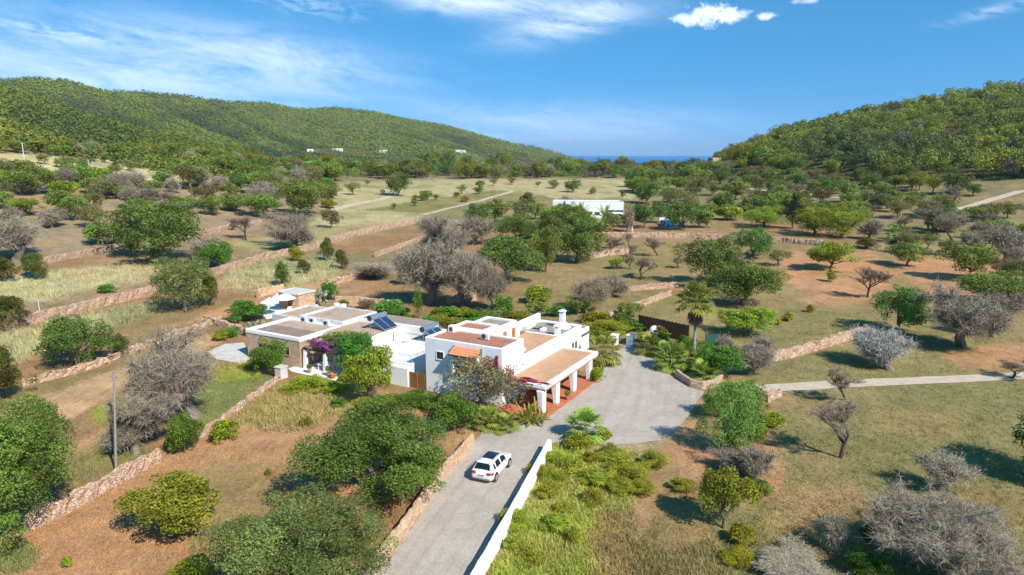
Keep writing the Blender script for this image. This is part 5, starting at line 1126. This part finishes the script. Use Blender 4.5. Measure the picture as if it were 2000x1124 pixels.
pot(-5.0, 24.6, .07, .38, 'big empty terracotta pot at the foot of the white pergola post', False); pot(-4.6, 25.6, .07, .26, 'small terracotta pot with plant on the pergola patio', True); pot(-4.9, 28.2, .07, .24, 'potted plant on the patio wall by the cottage corner')
pot(2.1, 1.2, .12, .30, 'tall potted plant between the second and third porch pillars'); pot(5.9, 3.2, .12, .26, 'potted plant in the shade of the porch, by house wall'); pot(1.4, -.4, .12, .2, 'small potted plant at porch edge with pink flowers')
def table():
    e = hthing('garden_table', -3.2, 27.4, .07, 'white garden table on the cottage patio under the pergola', 'table'); MB().box(-.5, .5, -.8, .8, .68, .74).build('tabletop', WP, e)
    for x in (-.4, .4):
        for y in (-.7, .7): MB().box(x-.035, x+.035, y-.035, y+.035, 0, .68).build('leg', WP, e)
    e = hthing('porch_table', 1.6, 2.4, .12, 'dark wooden table in porch shade', 'table'); MB().box(-.9, .9, -.45, .45, .7, .76).build('tabletop', M['wood'], e)
    for x in (-.8, .8):
        for y in (-.38, .38): MB().box(x-.04, x+.04, y-.04, y+.04, 0, .7).build('leg', M['wood'], e)
table()
# ------------------------------------------------------------------ white car
def car(p, rz, label, name='parked_car', paint='car_paint', full=True):
    e = empty(name, p, rz, label, 'car'); X = [0, .04, .14, .28, .50, .8, 1.3, 2.0, 2.6, 2.95, 3.3, 3.75, 4.15, 4.38, 4.5]; ZT = [.74, .98, 1.10, 1.27, 1.54, 1.62, 1.66, 1.665, 1.60, 1.40, 1.14, 1.06, .97, .84, .68]; WD = [.74, .84, .885, .91, .92, .92, .92, .92, .92, .92, .915, .90, .86, .77, .62]; ZB = [.42, .34, .30, .28, .27, .27, .27, .27, .27, .27, .27, .27, .28, .32, .42]
    def sec(x):
        zt, w, zb = (float(np.interp(x, X, q)) for q in (ZT, WD, ZB)); bl = min(.99, zt-.04); wr = w*.97-.30*np.clip((zt-1.0)/.65, 0, 1); f = np.clip((zt-1.05)/.3, 0, 1)
        return [(0, zb), (w*.86, zb), (w*.985, zb+.1), (w, zb+.35*(bl-zb)), (w*1.0, zb+.8*(bl-zb)), (w*.965, bl), (wr+.02, bl+(zt-bl)*(.86*f+.5*(1-f))), (wr-.06, zt-.015), (wr*.5, zt+.012), (0, zt+.02)]
    n = len(sec(0)); V = []; xs = np.unique(np.concatenate([X, np.linspace(.5, 4.1, 10)]))
    for x in xs:
        s = sec(x); V += [(x, y, z) for y, z in s]+[(x, -y, z) for y, z in s[-2:0:-1]]
    m_ = 2*n-2; F = [(i*m_+k, i*m_+(k+1) % m_, (i+1)*m_+(k+1) % m_, (i+1)*m_+k) for i in range(len(xs)-1) for k in range(m_)]+[tuple(range(m_)), tuple(range((len(xs)-1)*m_+m_-1, (len(xs)-1)*m_-1, -1))]
    MB().add(V, F).build('body', M[paint], e, smooth=True)
    gl = M['car_glass']
    def side(x0, x1, t0, t1, sgn, nm, mat=gl):
        k = 7; v = []
        for i in range(k):
            x = x0+(x1-x0)*i/(k-1); s = sec(x); b, t = Vector((0, *s[5])), Vector((0, *s[6]))
            for tt in (t0, t1):
                q = b.lerp(t, tt); v.append((x+(tt*.12 if i == 0 else -tt*.35 if i == k-1 else 0), sgn*(q.y+.012), q.z+.004))
        return MB().add(v, [(2*i, 2*i+2, 2*i+3, 2*i+1) for i in range(k-1)]).build(nm, mat, e)
    for sg in (1, -1):
        side(.62, 1.02, .12, .8, sg, 'side_window'); side(1.08, 1.95, .1, .88, sg, 'side_window'); side(2.01, 2.98, .1, .9, sg, 'side_window')
        MB().prism([(px_, sg*py_) for px_, py_ in ((.10, .48), (-.02, .48), (.015, .78), (.09, .915), (.34, .945), (.34, .8), (.12, .7))], .79, 1.0).build('tail_light', M['tail_red'], e)
        MB().tube([(.9, sg*.60, 1.66), (1.0, sg*.60, 1.70), (2.4, sg*.60, 1.71), (2.55, sg*.60, 1.655)], .02, 6).build('roof_rail', M['metal_grey'], e)
        mi = MB().box(2.75, 2.92, sg*1.0-.1, sg*1.0+.08, 1.0, 1.16).build('wing_mirror', M[paint], e, bevel=.03)
        MB().add([(4.28, sg*.80, .72), (4.40, sg*.60, .70), (4.47, sg*.45, .72), (4.40, sg*.5, .86), (4.25, sg*.78, .90)], [(0,1,2,3,4)]).build('headlight', M['tank_steel'], e)
        for x in (.86, 3.62):
            MB().tube([(x, sg*.60, .36), (x, sg*.925, .36)], .43, 24).build('wheel_arch', M['dark_grey'], e)
            w_ = MB().tube([(x, sg*.66, .345), (x, sg*.70, .345), (x, sg*.92, .345), (x, sg*.945, .345)], [.33, .36, .36, .33], 24).build('wheel', M['tyre'], e)
            rm = MB().tube([(x, sg*.90, .345), (x, sg*.955, .345)], .23, 20)
            rm.build('rim', M['rim'], w_)
    def win(pts, nm, mat=gl): return MB().add(pts, [(0, 1, 2, 3)]).build(nm, mat, e)
    def topz(x, y):
        s = sec(x)[5:]; return float(np.interp(abs(y), [q[0] for q in s[::-1]], [q[1] for q in s[::-1]]))
    def patch(x0, x1, y0, y1, nm, off=.02, n1=7, n2=9, mat=gl):
        v = []
        for i in range(n1):
            x = x0+(x1-x0)*i/(n1-1); yy = y0+(y1-y0)*i/(n1-1)
            for k in range(n2):
                y = yy*(2*k/(n2-1)-1); dz = (topz(x+.02, y)-topz(x-.02, y))/.04; n_ = math.hypot(1, dz); v.append((x-dz/n_*off, y, topz(x, y)+off/n_))
        return MB().add(v, [(i*n2+k, i*n2+k+1, (i+1)*n2+k+1, (i+1)*n2+k) for i in range(n1-1) for k in range(n2-1)]).build(nm, mat, e, smooth=True)
    patch(.17, .47, .70, .56, 'rear_window'); patch(2.72, 3.26, .56, .70, 'windscreen'); patch(1.15, 2.5, .50, .50, 'sunroof', .012)
    MB().box(.40, .64, -.58, .58, 1.575, 1.63).build('spoiler', M[paint], e, bevel=.01); MB().box(-.05, .06, -.28, .28, .70, .82).build('number_plate', M['canvas_white'], e); MB().box(-.03, .3, -.72, .72, .36, .50).build('bumper', M['metal_grey'], e, bevel=.03)
    MB().box(-.056, -.05, -.22, .22, .73, .79).build('plate_text', M['dark_grey'], e)
    return e
cp = at(940, 946); co_ = car(Vector((cp.x, cp.y, .04)), math.atan2(.925, .38), 'white estate car with dark sunroof driving up the gravel driveway'); co_.scale = (.94, .94, .94)
cp = at(282, 327); car(cp, 1.0, 'tiny dark car parked on the pale slope at upper left', paint='car_dark')
# ------------------------------------------------------------------ poles
def pole(px, py, top, r, mat, label, cross=0, cat='utility pole', lean=0.0):
    p = at(px, py); d = ray(px, top); h = CAMH+d[2]*p.y/d[1]-p.z; e = empty('utility_pole', p, 0.3, label, cat); MB().tube([(0, 0, -.3), (lean, 0, h)], [r, r*.7], 10).build('shaft', M[mat], e)
    if cross: MB().box(lean-cross, lean+cross, -.05, .05, h-.35, h-.22).build('crossarm', M['metal_grey'], e)
    b = MB(); b.tube([(lean, 0, h), (lean, 0, h+.18)], .05, 6).build('insulator', M['metal_grey'], e)
pole(226,922,733,.10,'pole_grey','tall grey utility pole behind the terrace wall at bottom left',.2,lean=.65); pole(49,325,279,.16,'concrete_pale','white concrete pole with forked top on pale slope at upper left',.7); pole(177,356,312,.12,'concrete_pale','thin pale pole right of the lone tree on upper left slope',.4); pole(727,419,385,.07,'pole_grey','thin grey pole in the pale field left of centre'); pole(1234,452,416,.32,'concrete_pale','thick white post beside the villa trees',0,'post'); pole(1493,690,640,.05,'metal_grey','thin metal fence post by the low white wall',0,'post')
pole(77,607,585,.08,'concrete_pale','stubby pale post on the terrace at left, above the longest wall',0,'post')
# ------------------------------------------------------------------ other houses
def house(px0, px1, py, h, dp, label, wins, rz=0.0, name='white_villa', rim=True, mat='far_white', roof='paving_pale'):
    a, b = at(px0, py), at(px1, py); L = (b-a).length; e = empty(name, a, math.atan2(b.y-a.y, b.x-a.x)+rz, label, 'house'); MB().ring(0, L, 0, dp, -3, h, .35).build('wall', M[mat], e, bevel=.08); MB().box(.3, L-.3, .3, dp-.3, h-.7, h-.25).build('roof', M[roof], e)
    for x, w, z0, z1 in wins:
        f = MB().box(x*L-w/2-.1, x*L-w/2, -.06, .02, z0, z1).box(x*L+w/2, x*L+w/2+.1, -.06, .02, z0, z1).box(x*L-w/2, x*L+w/2, -.06, .02, z1, z1+.1).build('window', M[mat], e); MB().box(x*L-w/2, x*L+w/2, -.02, .02, z0, z1).build('pane', M['dark_glass'], f)
    return e, L
v, L = house(1104, 1217, 432, 6.1, 9, 'long white villa with flat roof behind two date palms', [(.42, 1.6, 2.0, 3.0), (.55, 1.6, 1.9, 2.9), (.86, 5.2, 2.9, 3.5), (.86, 5.2, .6, 2.1), (.2, 1.2, 2.4, 3.6)])
MB().box(L*.32, L*.62, -3.5, -.02, -3, 1.6).build('terrace_block', M['far_white'], v, bevel=.3); MB().box(L*.76, L*.98, -2.4, -.02, 2.5, 2.75).build('canopy', M['far_white'], v)
house(1079, 1103, 428, 5.9, 6, 'white cube house left of the long villa, partly behind grey bush', [(.5, .7, 3.2, 4.8)])
house(380, 394, 301, 2.8, 6, 'white house among trees at the foot of left hills', [(.5, 1.5, 1, 2.2)]); house(657, 670, 296, 4.5, 8, 'white house on the brown terraces below the left mountain', [(.3, 1.5, 1, 2.5), (.7, 1.5, 1, 2.5)])
house(741, 754, 299, 5, 8, 'small white house alone on wooded slope, left of the bigger hillside house', [(.5, 1.5, 1, 2.5)]); house(898, 910, 299, 5.5, 9, 'white hillside house nearest the sea gap', [(.3, 1.5, 1, 2.5), (.7, 1.5, 1, 2.5)])
house(912, 936, 331, 3.6, 8, 'wide white house low in the valley trees', [(.3, 1.5, 1, 2.5), (.7, 1.5, 1, 2.5)]); house(938, 962, 329, 5.4, 8, 'taller white house right of the wide valley house', [(.5, 1.5, 1, 2.5)])
house(860, 872, 318, 4, 7, 'small white house left above the wide valley house', [(.5, 1.2, 1, 2.2)]); house(1382, 1392, 318, 3.6, 6, 'pinkish stone house at the left foot of right hill', [(.5, 1.5, 1, 2.5)], mat='orange_stone'); house(600, 612, 297, 4, 7, 'far left white house of the hillside hamlet', [(.5, 1.2, 1, 2.2)])
e = empty('pool_wall', at(1296, 443), 0, 'blue pool wall behind the dark trees right of the villa', 'pool'); MB().box(0, 6.2, 0, 4, -1, 1.7).build('basin', M['pool_blue'], e, bevel=.1); MB().box(-.5, 6.6, 4.1, 4.6, 1.2, 2.3).build('parapet', M['far_white'], e, bevel=.1)
# ------------------------------------------------------------------ palms, cactus, flowers
def fan(g, nf, Lp, Rb, e0, e1, seg=13, org=(0, 0, 0), stiff=.16, spread=105, arch=.5):
    V = []; F3 = []; C = []; F4 = []
    for i in range(nf):
        az = i*2.39996+g.normal()*.2; el = R(e1+(e0-e1)*(i/max(nf-1, 1)))+g.normal()*.08; L_ = Lp*(.75+.4*g.random()); p = np.array(org, float); d = np.array((math.cos(el)*math.cos(az), math.cos(el)*math.sin(az), math.sin(el))); c = .7+.6*g.random(); sdv = np.array((-math.sin(az), math.cos(az), 0)); pts = [p]
        for s in range(3): d = d+np.array((0, 0, -arch*.22)); d /= np.linalg.norm(d); pts.append(pts[-1]+d*L_/3)
        n0 = len(V)
        for q in pts: V += [q-sdv*.025, q+sdv*.025]; C += [(c, c, c*.8)]*2
        for s in range(3): F4.append((n0+2*s, n0+2*s+1, n0+2*s+3, n0+2*s+2))
        c0 = pts[-1]; up = np.cross(sdv, d); up = up if up[2] > 0 else -up; r = Rb*(.8+.35*g.random())
        for k in range(seg):
            t = R(-spread+2*spread*(k+.5)/seg); dd = d*math.cos(t)+sdv*math.sin(t); wn = np.cross(up, dd)*r*.085; rl = r*(.72+.28*math.cos(t*.6))*(.9+.2*g.random()); mid = c0+dd*rl*.55+up*(.10 if k % 2 else .02)*r; tip = c0+dd*rl-np.array((0, 0, stiff*rl*(.6+.6*g.random()))); n1 = len(V)
            V += [c0, mid-wn, tip, mid+wn]; cc = c*(.85+.3*g.random()); C += [(cc, cc, cc)]*4; F4.append((n1, n1+1, n1+2, n1+3))
    return np.array(V), np.array(F4), np.array(C)
def fanpalm(px, py, wpx, trunk, label, seed, skirt=False, nf=26, cat='palm', mat='leaf_palm', e0=-28, lift=0):
    p = at(px, py); r = wpx*depth(p)/FPX/2; g = np.random.default_rng(seed); e = empty('fan_palm', p, g.uniform(0, 6), label, cat)
    V, F, C = fan(g, nf, r*.62, r*.55, e0, 82, org=(0, 0, trunk)); obj('fronds', npmesh('fronds', V, F, M[mat], col=C), e)
    MB().tube([(0, 0, -.2), (.03, 0, trunk*.5), (0, .02, trunk+.1)], [.24 if trunk > 2 else .3, .17 if trunk > 2 else .28, .15 if trunk > 2 else .24], 10).build('trunk', M['palm_bark' if trunk > 2 else 'bark'], e)
    if skirt: V, F, C = fan(g, 46, r*.42, r*.45, -88, -62, org=(0, 0, trunk-.1), stiff=.7, arch=.4, spread=45); obj('dry_fronds', npmesh('dry_fronds', V, F, M['leaf_dry'], col=C), e)
fanpalm(1355,699,80,6.9,'tall fan palm with brown skirt of dead fronds, in the planter',1,True,36,e0=-18)
fanpalm(1143,858,90,.8,'low fan palm in gravel bed beside the end of the white wall',2,nf=30); fanpalm(1180,712,76,1.5,'fan palm against the end porch pillar',3,nf=28); fanpalm(1266,692,56,1.0,'fan palm left of the gravel corner, farthest from the curved planter',4,nf=24)
fanpalm(1312,722,74,1.2,'bushy fan palm at left end of the curved planter',5,nf=30); fanpalm(1372,742,62,.6,'low fan palm inside the curved planter',6,nf=24); fanpalm(1338,712,54,1.0,'fan palm just left of the tall palm trunk',7,nf=22); fanpalm(1295,700,46,.8,'small fan palm between two others before the oven',8,nf=20)
fanpalm(955,838,66,.7,'broad pale fan palm under the garden tree, left one',9,nf=20,e0=-10); fanpalm(985,842,60,.5,'broad pale fan palm under the garden tree, right one',10,nf=18,e0=-10)
fanpalm(1746,474,38,1.8,'stout fan palm on orange earth, upper right field',11,True,24); fanpalm(1380,445,34,2.5,'small palm right of the blue pool wall',12,nf=18)
def datepalm(px, py, wpx, trunk, label, seed, mat='leaf_palm'):
    p = at(px, py); r = wpx*depth(p)/FPX/2; g = np.random.default_rng(seed); e = empty('date_palm', p, 0, label, 'palm'); V = []; F = []; C = []
    for i in range(34):
        az = i*2.39996; el = R(80-105*i/33); d = np.array((math.cos(el)*math.cos(az), math.cos(el)*math.sin(az), math.sin(el))); sdv = np.array((-math.sin(az), math.cos(az), 0)); q = np.array((0, 0, trunk)); c = .75+.5*g.random()
        for s in range(14):
            d = d+np.array((0, 0, -.075)); d /= np.linalg.norm(d); q2 = q+d*r*1.25/14
            for sg in (-1, 1):
                n0 = len(V); tip = q+(sdv*sg*.8+d*.7-np.array((0, 0, .25)))*r*.27*math.sin(math.pi*(s+1.5)/16); V += [q, q2, tip]; C += [(c, c, c)]*3; F.append((n0, n0+1, n0+2))
            q = q2
    obj('fronds', npmesh('fronds', V, np.array(F), M[mat], col=C), e); MB().tube([(0, 0, -.3), (0, 0, trunk+.1)], [.38, .3], 10).build('trunk', M['palm_bark'], e)
datepalm(1130,444,52,3.4,'date palm before the middle of the white villa',1); datepalm(1181,448,50,3.2,'date palm before the right part of white villa',2); datepalm(1076,442,36,3.0,'bluish date palm left of the villa',3,'leaf_palm_blue')
def strap(px, py, wpx, h, label, seed):
    p = at(px, py); r = wpx*depth(p)/FPX/2; g = np.random.default_rng(seed); e = empty('strap_plant', p, 0, label, 'garden plant'); V = []; F = []; C = []
    for i in range(70):
        o = np.array((g.normal()*r*.3, g.normal()*r*.25, 0)); az = g.uniform(0, 6.28); el = R(g.uniform(35, 85)); d = np.array((math.cos(el)*math.cos(az), math.cos(el)*math.sin(az), math.sin(el))); sdv = np.array((-math.sin(az), math.cos(az), 0)); L_ = h*(.8+.5*g.random()); q = o; c = .7+.6*g.random()
        for s in range(4):
            w0 = .075*math.sin(math.pi*(s+.7)/4.9); V += [q-sdv*w0, q+sdv*w0]; C += [(c, c, c)]*2
            if s < 3: F.append((len(V)-2, len(V)-1, len(V)+1, len(V)))
            d = d+np.array((0, 0, -.35)); d /= np.linalg.norm(d); q = q+d*L_/3
    obj('leaves', npmesh('leaves', V, np.array(F), M['leaf_palm'], col=C), e); MB().tube([(0, 0, -.1), (0, 0, .4)], .18, 8).build('stem', M['bark'], e)
strap(1040,824,64,1.8,'strap-leaved plant at porch corner by first pillar',1)
def cactus(px, py, wpx, h, label, seed):
    p = at(px, py); r = wpx*depth(p)/FPX/2; g = np.random.default_rng(seed); e = empty('prickly_pear', p, 0, label, 'cactus'); V = []; F = []; C = []
    def pad(o, d, L_, w):
        d = unit(d[None])[0]; s = unit(np.cross(d, g.normal(size=3))[None])[0]; nrm = np.cross(d, s); n0 = len(V); c = .75+.5*g.random()
        for i in range(7):
            a = math.pi*i/6
            for k in range(8):
                b = k*math.pi/4; V.append(o+d*L_*(.5-.5*math.cos(a))+math.sin(a)*(s*math.cos(b)*w+nrm*math.sin(b)*w*.18)); C.append((c, c, c))
        F.extend((n0+i*8+k, n0+i*8+(k+1) % 8, n0+(i+1)*8+(k+1) % 8, n0+(i+1)*8+k) for i in range(6) for k in range(8)); return o+d*L_*.93
    for j in range(26):
        o = np.array((g.uniform(-r, r)*.85, g.uniform(-r, r)*.4, 0)); q = o; hh = h*(.5+.5*g.random())
        while q[2] < hh*.75:
            q = pad(q, np.array((g.normal()*.45, g.normal()*.45, .8)), h*.26, h*.12)
        for _ in range(3): pad(q, np.array((g.normal()*.8, g.normal()*.8, .6)), h*.2, h*.1)
    obj('pads', npmesh('pads', V, np.array(F), M['cactus'], col=C, smooth=True), e)
cactus(512,655,62,1.9,'pale prickly pear thicket below the lower parasol',1); cactus(617,596,44,2.6,'pale prickly pear beside the stone outbuilding',2)
def flowers(kind, a, b, z, w, h, label, seed=0):
    p = HW(a, b, z); o = plant(kind, 0, 0, w, h, label, 'bougainvillea', var=seed, lod='m', p=p, rz=HANG); return o
flowers('purple', -2.4, 27.2, 2.5, 4.6, 1.4, 'purple bougainvillea mass on the pergola roof'); plant('mid', 0, 0, 5.0, 2.0, 'dark climber foliage covering the pergola roof', 'climber', lod='h', p=HW(-1.4, 26.0, 2.3))
flowers('magenta', -3.5, 5.9, 3.2, 1.1, 1.6, 'magenta bougainvillea spray on corner of white house wall', 1); flowers('magenta', -3.6, 3.6, 2.2, 1.2, 2.0, 'magenta bougainvillea spray above the porch corner', 2); flowers('magenta', -3.25, 4.9, 2.9, .7, 2.3, 'tall thin magenta bougainvillea by the house edge', 0)
o = flowers('magenta', -3.1, 1.6, 2.85, .7, .5, 'magenta bougainvillea trailing along the porch roof rim', 1); o.scale = (.7, 4.0, .5)

GD = [('green',840,640,46,22,'dark green garden shrub behind the second solar panel, low one'),('bright',858,634,40,22,'lime garden shrub right of the slim cypress'),('scrub',890,640,60,20,'lime ground cover behind the red roof terraces'),('green',925,642,48,24,'dark green garden shrub behind upper red roof'),('mid',960,640,44,34,'leafy garden tree left of the pale oleander'),('scrub',1010,628,60,22,'lime ground cover behind the back parapet'),('mid',1050,622,50,36,'leafy garden tree behind the flat grey roof'),('green',1088,622,44,28,'dark garden shrub left of the tall white chimney'),('mid',1128,618,56,40,'brown-green garden tree right of the tall white chimney'),('bright',1165,634,60,26,'lime garden shrub behind the annex roof'),('green',1215,640,56,28,'dark green shrub behind long lime hedge'),('mid',1230,624,50,34,'leafy tree behind the left end of the fence'),('green',1160,668,50,24,'green shrub against the house annex'),('scrub',1195,664,54,18,'lime ground cover beside the gate piers'),('bright',1262,672,40,22,'lime shrub between oven and gate pier'),('green',1290,676,40,26,'dark shrub right of the white oven'),('bright',1322,690,30,16,'lime shrub at the foot of tall palm, left'),('green',1358,712,40,26,'dark shrub at the foot of tall palm, front'),('green',1385,700,46,34,'dark shrub right of the tall palm trunk'),('dead',1420,706,46,48,'thin grey bush between the lime tree and planter'),
 ('green',780,622,50,26,'dark green garden shrub right of spiky dark plant'),('bright',800,632,34,20,'lime shrub left of the slim cypress'),('bright',760,800,60,28,'lime shrub beside the white gate wall'),('green',850,808,56,32,'green shrub under the white house corner'),('bright',770,832,46,24,'lime scrub below the white gate wall'),('green',660,800,36,24,'dark green scrub at the dry grass edge'),('bright',430,668,34,22,'lime shrub beside the cottage paving, left'),('green',450,662,34,24,'green shrub beside the cottage paving, right'),('bright',500,722,60,16,'lime ground cover left of dark oleander bush')]
for (k, px, py, w, h, lab) in GD: plant(k, px, py, w, h, lab, None if k in ('mid', 'dead') else 'shrub')

for (k, px, py, w, h, lab) in [('green',1098,440,40,24,'dark shrub at left foot of the white villa'),('bright',1150,437,34,14,'lime shrub at the foot of the villa terrace'),('mid',1206,445,30,24,'olive shrub at right foot of the white villa'),('olive',1228,430,26,34,'grey-green tree at right corner of the white villa'),('mid',1045,430,44,38,'green tree left of the bluish date palm'),('bright',1168,450,30,14,'lime hedge between the two villa date palms')]: plant(k, px, py, w, h, lab, None if k in ('mid', 'olive') else 'shrub')
# ------------------------------------------------------------------ air
def haze():
    m = bpy.data.materials.new('haze'); m.use_nodes = True; nt = m.node_tree; nt.nodes.clear(); out = nn(nt, 'ShaderNodeOutputMaterial'); v = nn(nt, 'ShaderNodeVolumePrincipled')
    v.inputs['Color'].default_value = (.80, .88, 1.0, 1); v.inputs['Density'].default_value = HAZE; v.inputs['Anisotropy'].default_value = .2; nt.links.new(v.outputs[0], out.inputs['Volume'])
    o = MB().box(-16200, 16200, -60, 16200, -34, 260).build('haze', m); tag(o, 'thin blue summer haze filling the valley air', 'haze', kind='stuff')
HAZE = .00006
haze()
